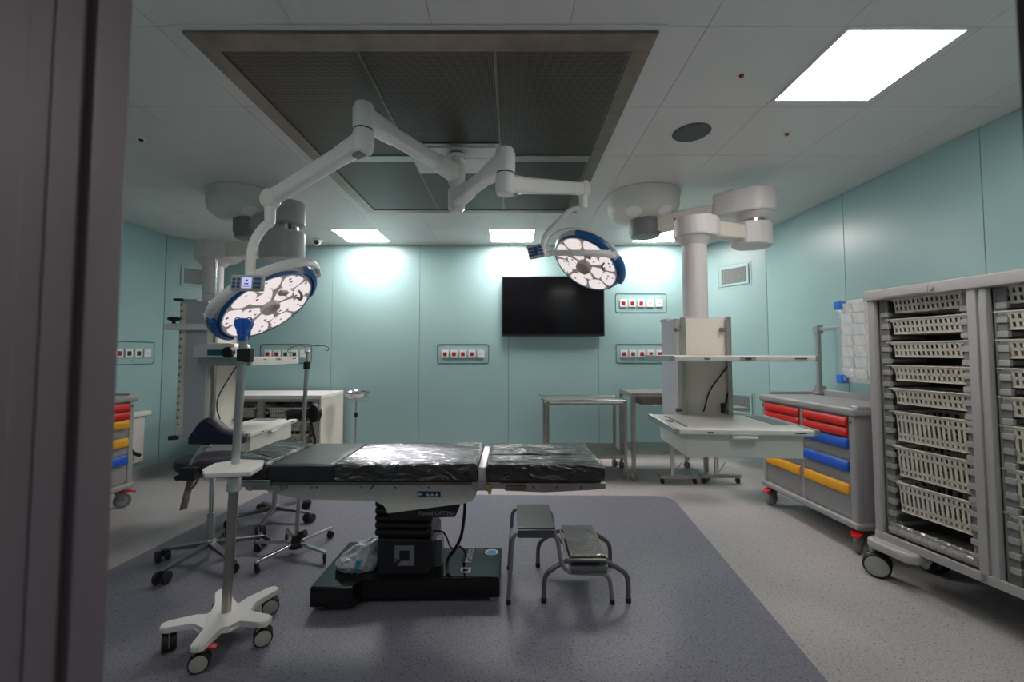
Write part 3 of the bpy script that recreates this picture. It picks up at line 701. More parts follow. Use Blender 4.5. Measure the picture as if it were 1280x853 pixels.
# ---- left pendant
lp = thing('supply_pendant', 'left ceiling pendant turned sideways behind surgical lamp, with strip of gas outlets', 'medical pendant', (-2.78, 4.45, CH), 0, 'ceiling supply pendants')
drum(-2.78, 4.38, lp, (math.radians(-50), ))
b = B(); b.lathe([(0, 0.0), (0.14, 0.0), (0.16, -0.03), (0.16, -0.16), (0.14, -0.22), (0, -0.22)], (-2.72, 4.35, 3.0), n=10); b.build('ceiling_joint', M['joint'], lp)
K = V((-2.17, 4.06, 0)); A0 = V((-2.72, 4.35, 2.91)); dd = V((A0.x-K.x, A0.y-K.y, 0)).normalized()
b = B(); b.beam(A0, V((K.x, K.y, 2.93))+dd*0.1, 0.17, 0.15, bev=0.02, seg=3); b.build('upper_arm', M['jointl'], lp)
block(K, 0.145, 2.84, 3.06, dd, 0.25, 0.0, M['jointl'], lp)
b = B(); b.cyl((K.x, K.y, 2.76), (K.x, K.y, 2.85), 0.085, n=24); b.build('joint_neck', M['chrome'], lp)
HC = V((-3.10, 4.36, 0)); d2 = V((HC.x-K.x, HC.y-K.y, 0)).normalized()
block(K, 0.15, 2.50, 2.77, d2, 0.27, 0.0, M['jointl'], lp)
b = B(); b.beam(V((K.x, K.y, 2.62))+d2*0.18, V((HC.x, HC.y, 2.64))-d2*0.15, 0.16, 0.16, bev=0.02, seg=3); b.build('lower_arm', M['cream'], lp)
block(HC, 0.17, 2.54, 2.735, -d2, 0.26, 0.06, M['pend'], lp)
b = B(); b.cyl((HC.x, HC.y, 2.08), (HC.x, HC.y, 2.53), 0.092, n=36); b.build('column', M['pend'], lp)
b = B(); b.cyl((-2.98, 4.22, 2.08), (-2.98, 4.22, 2.56), 0.014, n=12); b.tube([(-3.02+0.12*math.cos(t*PI/6), 4.33+0.12*math.sin(t*PI/6), 2.19) for t in range(12)], 0.006, 6, closed=True); b.build('hose_guide', M['chrome'], lp)
TLP = Matrix.Translation((-2.9, 4.28, 0)) @ Matrix.Rotation(PI/2, 4, 'Z')
cb = console(TLP, lp, 0.42, 0.30, 2.10, 0.80, True)
b = B(); b.box(-0.222, -0.205, 0.238, 0.298, 0.82, 2.08, bev=0.004, T=TLP); gs = b.build('gas_strip', M['cream'], cb)
for k in range(9):
    z = 0.92+k*0.135
    b = B(); b.box(-0.228, -0.22, 0.248, 0.288, z-0.045, z+0.045, bev=0.004, T=TLP); g_ = b.build('gas_outlet', M['pwhite'], gs)
    b = B(); b.cyl(TLP @ V((-0.234, 0.268, z)), TLP @ V((-0.222, 0.268, z)), 0.010, n=14); b.box(-0.226, -0.219, 0.276, 0.290, z+0.05, z+0.075, T=TLP); b.build('outlet_hole', M['joint'], g_)
b = B(); b.cyl(TLP @ V((-0.19, 0.29, 0.79)), TLP @ V((-0.22, 0.36, 0.79)), 0.022, n=12); b.box(-0.24, -0.12, 0.27, 0.35, 2.10, 2.12, T=TLP); b.build('end_cap', M['black'], cb)
b = B(); b.box(-0.27, -0.225, -0.02, 0.40, 1.815, 1.875, bev=0.006, T=TLP); br = b.build('side_bracket', M['pwhite'], lp)
b = B(); b.cyl(TLP @ V((-0.247, 0.33, 1.875)), TLP @ V((-0.247, 0.33, 1.905)), 0.016); b.lathe([(0, 0), (0.03, 0), (0.05, 0.012), (0.05, 0.03), (0.03, 0.042), (0, 0.042)], TLP @ V((-0.247, 0.33, 1.90)), n=10); b.build('clamp_knob', M['black'], br)
tray(TLP, lp, 1.552, 0.90, -0.50, -0.02, 0, x0=0.06, th=0.075)
tray(TLP, lp, 0.86, 0.90, -0.50, -0.02, 0.19, x0=0.06)
b = B(); b.tube([at(x, y, 2.87*529/(640-x)) for x, y in ((300, 452), (288, 470), (274, 494), (271, 510), (275, 524))], 0.006, 8, smooth=8); b.build('cable', M['black'], lp)

# device on the left pendant's upper shelf
p = V((-2.70, 4.02, 1.5525))
t = thing('infusion_device', 'small white medical device with green display on upper shelf of the left pendant', 'medical device', p)
b = B(); b.prism([(-0.21, 0), (0.15, 0), (0.15, 0.10), (0.12, 0.135), (-0.17, 0.125), (-0.21, 0.10)], -0.12, 0.16, T=frame(p, V((1,0,0)), V((0,0,1))), bev=0.008); body = b.build('housing', M['pend'], t)
b = B(); b.prism([(-0.06, 0.0), (0.15, 0.0), (0.16, 0.05), (-0.07, 0.06)], -0.004, 0.012, T=frame(p+V((0, -0.125, 0.085)), V((1,0,0)), V((0,-0.5,1))), bev=0.003); b.build('lid', M['pwhite'], t)
b = B(); b.box(p.x-0.07, p.x+0.12, p.y-0.172, p.y-0.155, p.z+0.022, p.z+0.075, bev=0.003); b.build('display', M['teal'], t)
b = B(); b.cyl(p+V((0.13, -0.15, 0.05)), p+V((0.13, -0.21, 0.05)), 0.05, n=12, bev=0.008); b.box(p.x+0.115, p.x+0.145, p.y-0.225, p.y-0.2, p.z+0.03, p.z+0.07); b.build('clamp_knob', M['black'], t)
# ================================================================ OPERATING TABLE
YN, YF, ZT, ZB = 2.53, 3.13, 0.94, 0.848
ot = thing('operating_table', 'black film wrapped operating table with pale side frame on a black floor base', 'operating table', (-0.66, 2.93, 0))
def cushion(x0, x1, y0, y1, m, name='cushion', tilt=0.0, seed=0, amp=0.004, z1=ZT):
    """padded slab with softly uneven top and rounded edges"""
    rnd = random.Random(seed); nx, ny = max(6, int((x1-x0)/0.03)), max(6, int((y1-y0)/0.03))
    ph = [rnd.uniform(0, 6.28) for _ in range(8)]
    bm = bmesh.new(); top = []
    def hz(x, y):
        e = min(min(x-x0, x1-x), min(y-y0, y1-y)); r = 0.018
        dz = 0 if e >= r else -(r-math.sqrt(max(0, r*r-(r-e)**2)))
        w = amp*(math.sin(11*x+ph[0])*math.sin(17*y+ph[1])+0.6*math.sin(23*x+9*y+ph[2])+0.5*math.sin(41*y-7*x+ph[3]))
        return z1+dz+w*min(1, e/0.04)+tilt*((x1-x)/(x1-x0))
    xs = [x0, x0+0.005, x0+0.015]+[x0+0.03+(x1-x0-0.06)*i/nx for i in range(nx+1)]+[x1-0.015, x1-0.005, x1]
    ys = [y0, y0+0.005, y0+0.015]+[y0+0.03+(y1-y0-0.06)*i/ny for i in range(ny+1)]+[y1-0.015, y1-0.005, y1]
    g = [[bm.verts.new((x, y, hz(x, y))) for y in ys] for x in xs]
    for i in range(len(xs)-1):
        for j in range(len(ys)-1): bm.faces.new((g[i][j], g[i+1][j], g[i+1][j+1], g[i][j+1]))
    loop = [g[i][0] for i in range(len(xs))]+[g[-1][j] for j in range(1, len(ys))]+[g[i][-1] for i in range(len(xs)-2, -1, -1)]+[g[0][j] for j in range(len(ys)-2, 0, -1)]
    prev = loop
    for f in (0.35, 0.7, 1.0):
        cur = []
        for v in loop:
            out = amp*1.1*math.sin(37*v.co.x+29*v.co.y+ph[4]+f*5)*(1 if f < 1 else 0.2)
            c = V(((x0+x1)/2, (y0+y1)/2, 0)); d = V((1 if v.co.x >= x1-1e-4 else (-1 if v.co.x <= x0+1e-4 else 0), 1 if v.co.y >= y1-1e-4 else (-1 if v.co.y <= y0+1e-4 else 0), 0))
            zb = ZB+tilt*0.8*((x1-v.co.x)/(x1-x0))
            cur.append(bm.verts.new((v.co.x+d.x*out, v.co.y+d.y*out, v.co.z*(1-f)+zb*f)))
        for i in range(len(loop)):
            k = (i+1) % len(loop); bm.faces.new((prev[i], cur[i], cur[k], prev[k]))
        prev = cur
    bm.faces.new(prev)
    b = B(); b.bmadd(bm); return b.build(name, m, ot, angle=60)
cushion(-1.700, -1.447, YN, YF, M['wrap2'], 'head_cushion', tilt=0.028, seed=1, amp=0.002)
cushion(-1.438, -1.052, YN, YF, M['cushion'], 'back_cushion', seed=2, amp=0.001)
cushion(-1.046, -0.206, YN, YF, M['wrap'], 'seat_cushion', seed=3, amp=0.003, z1=0.945)
cushion(-0.150, 0.545, YN, 2.778, M['wrap2'], 'leg_cushion', seed=4, amp=0.004)
cushion(-0.150, 0.535, 2.788, YF, M['wrap2'], 'leg_cushion', seed=5, amp=0.004)
b = B()
for x0, x1, t in ((-1.69, -1.45, 0.012), (-1.435, -1.055, 0), (-1.04, -0.21, 0)): b.box(x0, x1, YN+0.02, YF-0.02, ZB-0.018+t, ZB+t, bev=0.003)
b.box(-0.15, 0.53, YN+0.02, 2.775, ZB-0.018, ZB, bev=0.003); b.box(-0.15, 0.52, 2.79, YF-0.02, ZB-0.018, ZB, bev=0.003)
b.build('base_plate', M['black'], ot)
Yp = 2.61
prof = [(332, 606), (599, 606), (594, 622), (589, 628), (578, 630), (484, 643), (481, 632), (469, 625.5), (372, 624.5), (334, 616)]
pts = [at(x, y, Yp) for x, y in prof]
b = B(); b.prism([(p.x, p.z) for p in pts], -0.46, 0.0, T=frame((0, Yp, 0), V((1,0,0)), V((0,0,1))), bev=0.006); fr_ = b.build('side_frame', M['tabside'], ot)
b = B(); b.box(-1.43, -0.24, 2.555, 2.575, 0.812, 0.832, bev=0.003)
for x in (-1.3, -0.9, -0.55, -0.28): b.cyl((x, 2.56, 0.815), (x, 2.63, 0.815), 0.008, n=8)
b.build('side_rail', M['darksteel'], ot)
b = B(); b.box(-1.43, -0.24, 3.085, 3.105, 0.812, 0.832, bev=0.003)
for x in (-1.3, -0.9, -0.55, -0.28): b.cyl((x, 3.0, 0.815), (x, 3.09, 0.815), 0.008, n=8)
b.build('side_rail', M['darksteel'], ot)
b = B(); b.box(-1.68, -1.44, 2.56, 2.58, 0.80, 0.83, bev=0.003); b.box(-1.60, -1.36, 2.575, 2.63, 0.775, 0.815, bev=0.006); b.cyl((-1.40, 2.56, 0.79), (-1.40, 2.65, 0.79), 0.022, n=14); b.cyl((-1.56, 2.565, 0.79), (-1.56, 2.63, 0.79), 0.015, n=12)
b.build('head_section_bracket', M['alu'], ot)
b = B(); b.box(-1.68, -1.40, 3.08, 3.10, 0.80, 0.83, bev=0.003); b.build('head_section_bracket', M['alu'], ot)
for x in (390, 396, 452, 494, 536):
    b = B(); p = at(x, 609.5, Yp); b.cyl(p, p-V((0, 0.004, 0)), 0.006, n=10); b.build('screw', M['darksteel'], fr_)
b = B(); p = at(466, 609, Yp); b.beam(p+V((0.012,-0.006,0.02)), p+V((-0.012,-0.006,-0.012)), 0.008, 0.01); b.build('release_lever', M['darksteel'], fr_)
# pictogram strip
p = at(535.5, 618.5, Yp-0.012); Tst = frame((p.x, p.y+0.008, p.z), V((1,0,0)), V((0,0,1)))
b = B(); b.box(-0.068, 0.072, -0.016, 0.016, 0, 0.003, bev=0.001, T=Tst); st = b.build('pictogram_label', M['stick'], fr_)
b = B(); b.prism([(-0.062, -0.011), (-0.034, 0), (-0.062, 0.011)], 0.003, 0.0042, T=Tst)
for k in range(3):
    x = -0.006+k*0.028; b.prism([(x-0.010, -0.010), (x+0.010, -0.010), (x+0.010, -0.004), (x+0.004, 0.003), (x+0.005, 0.009), (x-0.005, 0.009), (x-0.004, 0.003), (x-0.010, -0.004)], 0.003, 0.0042, T=Tst)
b.build('pictogram', M['stickw'], st)
# leg section frame
b = B(); q = [at(x, y, 2.56) for x, y in ((625, 604.5), (757, 604.5), (757, 611.5), (735, 613), (680, 616), (632, 614))]
b.prism([(p.x, p.z) for p in q], -0.03, 0, T=frame((0, 2.56, 0), V((1,0,0)), V((0,0,1))), bev=0.003); b.build('leg_rail', M['steel'], ot)
b = B(); b.box(-0.05, 0.53, 3.07, 3.10, 0.79, 0.83, bev=0.003); b.build('leg_rail', M['steel'], ot)
for x in (667, 696, 726):
    b = B(); p = at(x, 609.5, 2.56); b.cyl(p, p-V((0, 0.01, 0)), 0.008, n=10); b.build('rail_stud', M['darksteel'], ot)
b = B(); p = at(645, 609.5, 2.555); b.box(p.x-0.06, p.x+0.06, 2.54, 2.565, p.z-0.014, p.z+0.012, bev=0.003); b.build('rail_clamp', M['darksteel'], ot)
b = B(); b.box(-0.24, -0.145, 2.58, 2.63, 0.77, 0.835, bev=0.006); b.box(-0.20, -0.155, 2.56, 2.59, 0.785, 0.84, bev=0.004); b.box(-0.15, -0.045, 2.575, 2.63, 0.785, 0.825, bev=0.004); b.build('hinge', M['alu'], ot)
b = B(); b.box(-0.24, -0.06, 3.03, 3.09, 0.77, 0.835, bev=0.006); b.build('hinge', M['alu'], ot)
b = B(); b.box(-0.26, -0.1, 2.73, 2.93, 0.79, 0.83, bev=0.004); b.build('hinge', M['alu'], ot)
b = B(); p = at(611, 611, 2.55); b.cyl(p, p+V((0, 0.05, 0)), 0.02, n=14, bev=0.004); b.cyl(p+V((0.005, 0, -0.025)), p+V((0.005, 0.04, -0.025)), 0.01, n=10); b.build('locking_knob', M['brass'], ot)
b = B(); b.box(-0.203, -0.153, 2.56, 3.125, 0.835, 0.918, bev=0.01); b.build('joint_cover', M['pwhite'], ot)
# skirt under the frame, with lettering
q = [at(x, y, 2.63) for x, y in ((485, 642), (577, 628), (569, 647), (488, 649))]
b = B(); b.prism([(p.x, p.z) for p in q], -0.40, 0, T=frame((0, 2.63, 0), V((1,0,0)), V((0,0,1))), bev=0.004); sk = b.build('skirt', M['colbox'], ot)
p = at(546, 642.3, 2.628)
text('Famed OPTIMA', 0.034, frame((p.x, 2.6285, p.z), V((1,0,0)), V((0,0,1))), 'lettering', M['silver'], sk)
# column
b = B()
for k in range(6):
    z = 0.395+k*0.047; s_ = 0.012*k
    b.box(-0.905, -0.545+0.012*k, 2.825, 3.16, z-0.002, z+0.047, bev=0.022, seg=3)
b.box(-0.885, -0.53, 2.85, 3.14, 0.36, 0.70, bev=0.01); b.build('bellows', M['bellow'], ot)
b = B(); b.box(-0.885, -0.52, 2.825, 3.19, 0.14, 0.385, bev=0.022, seg=3); cbx = b.build('column_box', M['colbox'], ot)
pz = at(505.5, 695, 2.823); Tg = frame((pz.x, 2.8245, pz.z), V((1,0,0)), V((0,0,1))); a_ = 0.064; i_ = 0.033
b = B()
b.box(-a_, a_, i_, a_, 0, 0.002, T=Tg); b.box(i_, a_, -i_, i_, 0, 0.002, T=Tg); b.box(-a_, -i_, -i_+0.004, i_, 0, 0.002, T=Tg)
b.prism([(-a_, -a_+0.02), (-i_-0.004, -i_+0.012), (-a_, -i_+0.012)], 0, 0.002, T=Tg); b.prism([(-a_+0.016, -a_), (a_, -a_), (a_, -i_), (-i_+0.012, -i_)], 0, 0.002, T=Tg)
b.build('square_emblem', M['logo'], cbx)
# base
z0, z1 = 0.028, 0.152
xr = -0.078; pb = [(-1.25, 2.68), (-0.985, 2.68), (-0.955, 2.785), (xr, 2.785), (xr, 3.21), (-0.955, 3.21), (-0.985, 3.315), (-1.25, 3.315)]
b = B(); b.prism(pb, z0, z1, bev=0.012, seg=3); ba = b.build('base', M['gloss'], ot)
b = B(); b.box(-0.50, xr+0.004, 2.80, 3.20, z1-0.001, z1+0.004, bev=0.002); b.build('base_cover', M['gloss'], ba)
for x, y in ((-1.2, 2.73), (-0.12, 2.82), (-1.2, 3.27), (-0.12, 3.17)):
    b = B(); b.cyl((x-0.02, y, 0.03), (x+0.02, y, 0.03), 0.03, n=18); b.box(x-0.03, x+0.03, y-0.02, y+0.02, 0.03, 0.06); b.build('foot_wheel', M['wheel'], ba)
p = floor_at(585, 697, 0.157); text('Famed', 0.085, frame((p.x+0.005, p.y+0.04, 0.1565), V((0.0, 1, 0)), V((-1, 0, 0))), 'lettering', M['silver'], ba)
p = floor_at(582, 713.5, 0.157); Tq = frame((p.x, p.y+0.005, 0.156), V((1,0,0)), V((0,1,0))); a_, i_ = 0.034, 0.018
b = B(); b.box(-a_, a_, i_, a_, 0, 0.001, T=Tq); b.box(i_, a_, -i_, i_, 0, 0.001, T=Tq); b.box(-a_, -i_, -i_, i_, 0, 0.001, T=Tq); b.box(-i_, a_, -a_, -i_, 0, 0.001, T=Tq); b.build('square_emblem', M['silver'], ba)
p = floor_at(614.5, 690.5, 0.157)
b = B(); b.lathe([(0, 0), (0.047, 0), (0.047, 0.001), (0, 0.001)], (p.x, p.y, 0.156), n=32, sc=(1.0, 0.95), xdir=V((1,0,0))); sk2 = b.build('round_sticker', M['stickw'], ba)
b = B(); b.lathe([(0, 0), (0.039, 0), (0.039, 0.001), (0, 0.001)], (p.x, p.y-0.003, 0.1568), n=32, xdir=V((1,0,0))); b.build('sticker_field', M['cyan'], sk2)
b = B(); b.prism([(p.x-0.03, p.y-0.012), (p.x+0.03, p.y-0.012), (p.x+0.02, p.y+0.004), (p.x+0.004, p.y+0.016), (p.x-0.02, p.y+0.002)], 0.1577, 0.1585); b.prism([(p.x+0.024, p.y-0.014), (p.x+0.036, p.y-0.006), (p.x+0.03, p.y+0.004)], 0.1585, 0.159); b.build('sticker_mark', M['blue'], sk2)
# hoses and cable
b = B(); b.tube([at(581, 626, 2.86), at(581, 636, 2.86), at(579.5, 652, 2.88), at(576, 672, 2.90), at(568, 688, 2.92), at(560, 700, 2.92), floor_at(559, 719, 0.155)], 0.011, 10, smooth=6); b.build('hose', M['black'], ot)
b = B(); b.tube([at(541, 664, 2.90), at(553, 665, 2.90), at(559, 674, 2.90), at(562, 682, 2.90), at(569, 690, 2.91)], 0.006, 8, smooth=6); b.build('cable', M['black'], ot)
b = B(); b.tube([at(574, 683, 2.91), at(581, 690, 2.90), floor_at(579.5, 700, 0.157)], 0.009, 8, smooth=6); b.build('cable', M['black'], ot)
b = B(); b.cyl(at(581, 612, 2.86), at(581, 634, 2.86), 0.005, n=8); b.build('cable', M['black'], ot)
b = B(); p = at(546, 680, 2.93); b.box(p.x-0.03, p.x+0.035, 2.93, 3.02, 0.15, 0.33, bev=0.006); b.build('valve_box', M['joint'], ot)

# crumpled bag on the base
def crumple(c, r, seed, amp, sub=4):
    bm = bmesh.new(); bmesh.ops.create_icosphere(bm, subdivisions=sub, radius=1.0); rnd = random.Random(seed)
    dirs = [(V((rnd.gauss(0,1), rnd.gauss(0,1), rnd.gauss(0,1))).normalized(), rnd.uniform(3, 11), rnd.uniform(0, 6.28)) for _ in range(16)]
    for v in bm.verts:
        n = v.co.copy(); f = 1+amp*sum(abs(math.sin(d.dot(n)*k+p))-0.6 for d, k, p in dirs)/4
        v.co = V((n.x*r[0]*f, n.y*r[1]*f, max(n.z*r[2]*f, -r[2]*0.62)))+V(c)
    b = B(); b.bmadd(bm); return b
p = V((-1.035, 2.94, 0.222))
t = thing('plastic_bag', 'crumpled clear plastic bag lying on the black base of operating table', 'plastic bag', (p.x, p.y, 0.152))
b = crumple(p, (0.15, 0.12, 0.115), 5, 0.16)
for v in b.v:
    s_ = (v.x-p.x+0.15)/0.3; v.z = 0.153+(v.z-0.153)*(0.45+0.75*max(0, min(1, s_)))
b.build('bag', M['bag'], t, angle=20)
b = B(); q = at(447, 707, 2.812); b.prism([(-0.016, -0.024), (0.016, -0.02), (0.018, 0.022), (-0.012, 0.026)], 0, 0.003, T=frame((q.x, q.y, q.z), V((1, 0, 0)), V((0, 0.45, 1)))); b.build('print', M['cyan'], t)

# ================================================================ STEP STOOLS
ss = thing('step_stool', 'grey two level step stool with dark treads beside the operating table', 'step stool', (0.3, 2.9, 0))
pf = [(635.5, 756), (639, 700), (640.5, 678), (643, 670.5), (649, 668), (688, 668), (694, 671), (697.5, 678), (699.5, 692), (703, 706), (709, 713.5), (718, 716.5), (750, 717), (758, 719.5), (762, 726), (765.5, 757)]
pw = [at(x, y, 2.77) for x, y in pf]; pw[0].z = 0.012; pw[-1].z = 0.012
for yy, nm in ((2.77, 'frame'), (3.20, 'frame')):
    b = B(); b.tube([V((p.x, yy, p.z)) for p in pw], 0.0135, 12, smooth=4); f_ = b.build(nm, M['tubeg'], ss)
    b = B()
    for p in (pw[0], pw[-1]): b.cyl((p.x, yy, 0.0), (p.x, yy, 0.03), 0.016, n=12)
    b.build('foot', M['black'], f_)
zt = max(p.z for p in pw)
b = B(); b.box(0.035, 0.275, 2.77, 3.20, zt+0.012, zt+0.04, bev=0.008); b.box(0.035, 0.275, 2.754, 2.774, zt-0.02, zt+0.03, bev=0.006); b.build('tread', M['steprub'], ss)
zl = [p for p in pw if abs(p.x-0.42) < 0.03]; zl = zl[0].z if zl else 0.2
b = B(); b.box(0.37, 0.61, 2.77, 3.19, zl+0.013, zl+0.035, bev=0.006); b.box(0.375, 0.605, 2.754, 2.774, zl-0.0, zl+0.03, bev=0.006); b.build('tread', M['steprub'], ss)
for x in (pw[0].x+0.01, ):
    b = B(); b.cyl((x+0.01, 2.77, 0.30), (x+0.01, 3.20, 0.30), 0.010, n=10); b.build('crossbar', M['tubeg'], ss)
s2 = thing('step_stool', 'low bronze legged single step stool with film covered top, over lower tread of grey stool', 'step stool', (0.48, 2.95, 0))
pf = [(680, 752), (680.5, 728), (683, 719), (689, 712.5), (706, 702.5), (713, 700.5), (751, 700.5), (758, 702), (776, 713), (782.5, 719.5), (785, 730), (785.5, 749)]
pw = [at(x, y, 2.79) for x, y in pf]; pw[0].z = 0.012; pw[-1].z = 0.012
for yy, dx in ((2.79, 0), (3.24, -0.012)):
    b = B(); b.tube([V((p.x+dx, yy, p.z)) for p in pw], 0.0155, 12, smooth=4); f_ = b.build('frame', M['tubed'], s2)
    b = B()
    for p in (pw[0], pw[-1]): b.cyl((p.x+dx, yy, 0.0), (p.x+dx, yy, 0.03), 0.018, n=12)
    b.build('foot', M['black'], f_)
zt = max(p.z for p in pw)
b = B(); b.box(0.376, 0.605, 2.78, 3.27, zt+0.014, zt+0.032, bev=0.006); b.build('tread', M['stepfilm'], s2)
for x in (0.362, 0.615):
    b = B(); b.tube([(x, 3.24, zt+0.005), (x-0.003, 3.0, zt+0.004), (x, 2.79, zt+0.005)], 0.008, 8); b.build('side_bar', M['darksteel'], s2)

# ================================================================ WHEELS
def caster(parent, x, y, r, ang, tyre, hub, fork, z=0.0, lever=None, twin=0.0, top=None, name='caster', T=None, hf=0.64):
    """swivel caster, wheel axis at angle ang"""
    ax = V((math.cos(ang), math.sin(ang), 0)); f = V((-ax.y, ax.x, 0)); c = V((x, y, z+r)); w = r*0.30
    offs = (-twin/2, twin/2) if twin else (0,)
    b = B()
    for o in offs:
        q = c+ax*o; prof = [(r*hf, -w), (r*0.93, -w), (r, -w*0.6), (r, w*0.6), (r*0.93, w), (r*hf, w)]
        b.lathe(prof+[prof[0]], q, ax, 24)
    tp = top if top is not None else r*2.3
    if T: b.xf(T)
    o_ = b.build(name, tyre, parent, local=True) if T is not None else b.build(name, tyre, parent)
    b = B()
    for o in offs: q = c+ax*o; b.lathe([(0, -w*1.12), (r*hf*0.9, -w*1.1), (r*hf*1.03, -w*0.9), (r*hf*1.03, w*0.9), (r*hf*0.9, w*1.1), (0, w*1.12)], q, ax, 24)
    if T: b.xf(T)
    b.build('wheel_hub', hub, o_, local=T is not None)
    b = B(); wd = w*1.5+twin/2 if not twin else 0
    if twin: b.box(-w*0.5, w*0.5, -r*0.5, r*0.7, 0, r*0.9, bev=r*0.1, T=frame(c+V((0,0,-r*0.1)), ax, f)); b.cyl(c+f*r*0.3, V((c.x+f.x*r*0.3, c.y+f.y*r*0.3, z+tp)), r*0.2, n=12)
    else:
        for s_ in (-1, 1): b.beam(c+ax*s_*w*1.35, c+ax*s_*w*1.2+V((0,0,r*1.15))+f*r*0.35, w*0.4, r*0.7, w*0.4, r*0.9, bev=w*0.1, up=f)
        b.box(-w*1.5, w*1.5, -r*0.1, r*0.8, r*1.05, r*1.25, bev=w*0.2, T=frame(V((c.x, c.y, c.z)), ax, f)); b.cyl(V((c.x, c.y, c.z+r*1.15))+f*r*0.35, V((c.x, c.y, z+tp))+f*r*0.35, r*0.22, n=12)
    if T: b.xf(T)
    b.build('fork', fork, o_, local=T is not None)
    if lever:
        b = B(); b.box(-w*1.8, w*1.8, -r*1.0, r*0.9, r*1.18, r*1.42, bev=r*0.1, T=frame(c, ax, f)); b.beam(c+V((0,0,r*1.25))-f*r*0.8, c+V((0,0,r*1.05))-f*r*1.45, w*2.6, r*0.16, bev=r*0.05)
        if T: b.xf(T)
        b.build('brake_lever', lever, o_, local=T is not None)
    return o_

# ================================================================ WHITE FIVE FOOT STAND
cs = V((-1.615, 2.46, 0))
ws = thing('rolling_stand', 'white five footed rolling stand with steel pole, hexagonal shelf and blue cup head', 'rolling stand', cs)
b = B()
angs = [math.radians(a) for a in (205, 279, 346, 60, 128)]
pl = []
for i, a in enumerate(angs):
    e = V((math.cos(a), math.sin(a), 0)); s_ = V((-e.y, e.x, 0)); L = 0.295
    for r, w in ((0.10, -0.06), (0.14, -0.042), (L-0.03, -0.04), (L, -0.022), (L, 0.022), (L-0.03, 0.04), (0.14, 0.042), (0.10, 0.06)): p = cs+e*r+s_*w; pl.append((p.x, p.y))
bm = bmesh.new(); n = len(pl); vb = [bm.verts.new((x, y, 0)) for x, y in pl]; vt = [bm.verts.new((x, y, 0)) for x, y in pl]
for i in range(n):
    r = (V((pl[i][0], pl[i][1], 0))-cs).length; up = 0
    vt[i].co.z = 0.112 if r < 0.13 else 0.140; vb[i].co.z = 0.075 if r < 0.13 else 0.108
bm.faces.new(vt); bm.faces.new(vb[::-1])
for i in range(n): bm.faces.new((vb[i], vb[(i+1) % n], vt[(i+1) % n], vt[i]))
bmesh.ops.bevel(bm, geom=bm.edges[:], offset=0.008, segments=2, affect='EDGES', clamp_overlap=True); b.bmadd(bm)
b.lathe([(0.095, 0.106), (0.09, 0.118), (0.045, 0.124), (0.032, 0.14), (0, 0.14)], cs, n=30); b.build('foot_star', M['pwhite'], ws)
for i, a in enumerate(angs):
    e = V((math.cos(a), math.sin(a), 0)); p = cs+e*0.255; caster(ws, p.x, p.y, 0.048, (0.68, 2.0, 2.1, 2.1, 1.2)[i], M['rubber'], M['hubcap'], M['pwhite'], lever=M['red'] if i in (1, 4) else None, twin=0.036, top=0.115, hf=0.84)
ptop = at(304.5, 420, 2.40); pb_ = V((cs.x, cs.y, 0.125)); mid = pb_.lerp(ptop, 0.47)
b = B(); b.cyl(pb_, mid, 0.025, n=24); b.build('pole', M['steel'], ws)
b = B(); b.cyl(mid, ptop, 0.021, n=24); b.build('upper_pole', M['alu'], ws)
b = B(); b.cyl(mid-V((0,0,0.04)), mid+V((0,0,0.03)), 0.034, n=20, bev=0.004); b.cyl(pb_.lerp(ptop, 0.445), pb_.lerp(ptop, 0.47), 0.038, n=20); b.build('collar', M['pwhite'], ws)
hx = [floor_at(x, y, 0.975) for x, y in ((252.5, 586), (268, 578.5), (300, 573.5), (330, 574.5), (328, 580.5), (314, 589), (256, 591.5))]
b = B(); b.prism([(p.x, p.y) for p in hx], 0.947, 0.973, bev=0.006); b.build('shelf', M['pwhite'], ws)
b = B(); q = at(300, 446, 2.40); e = pb_.lerp(ptop, 0.93); b.cyl(e-V((0,0,0.035)), e+V((0,0,0.035)), 0.028, n=16); b.box(e.x+0.012, e.x+0.055, e.y-0.02, e.y+0.02, e.z-0.04, e.z+0.04, bev=0.006); b.build('pole_clamp', M['black'], ws)
T_ = frame(ptop, V((1, 0.1, 0)), V((0.0, 0, 1)))
cup = [(-0.022, -0.03), (0.022, -0.03), (0.026, 0.03), (0.045, 0.055), (0.058, 0.085), (0.056, 0.12), (0.030, 0.126), (0.016, 0.132), (-0.012, 0.132), (-0.03, 0.128), (-0.056, 0.12), (-0.058, 0.085), (-0.045, 0.055), (-0.026, 0.03)]
b = B(); cup = [(x*0.76, -0.03+(y+0.03)*0.8) for x, y in cup]; b.prism(cup, -0.025, 0.025, T=T_, bev=0.009); ch = b.build('cup_head', M['bluecup'], ws)
b = B(); b.cyl(T_ @ V((0.004, 0.0, 0.028)), T_ @ V((0.004, 0.08, 0.026)), 0.008, n=10)
for x in (-0.045, 0.038): b.tube([T_ @ V((x*0.76+0.014*math.cos(k*PI/6), 0.092+0.012*math.sin(k*PI/6), 0.0)) for k in range(7)], 0.003, 6)
b.build('head_wire', M['bluecup'], ch)

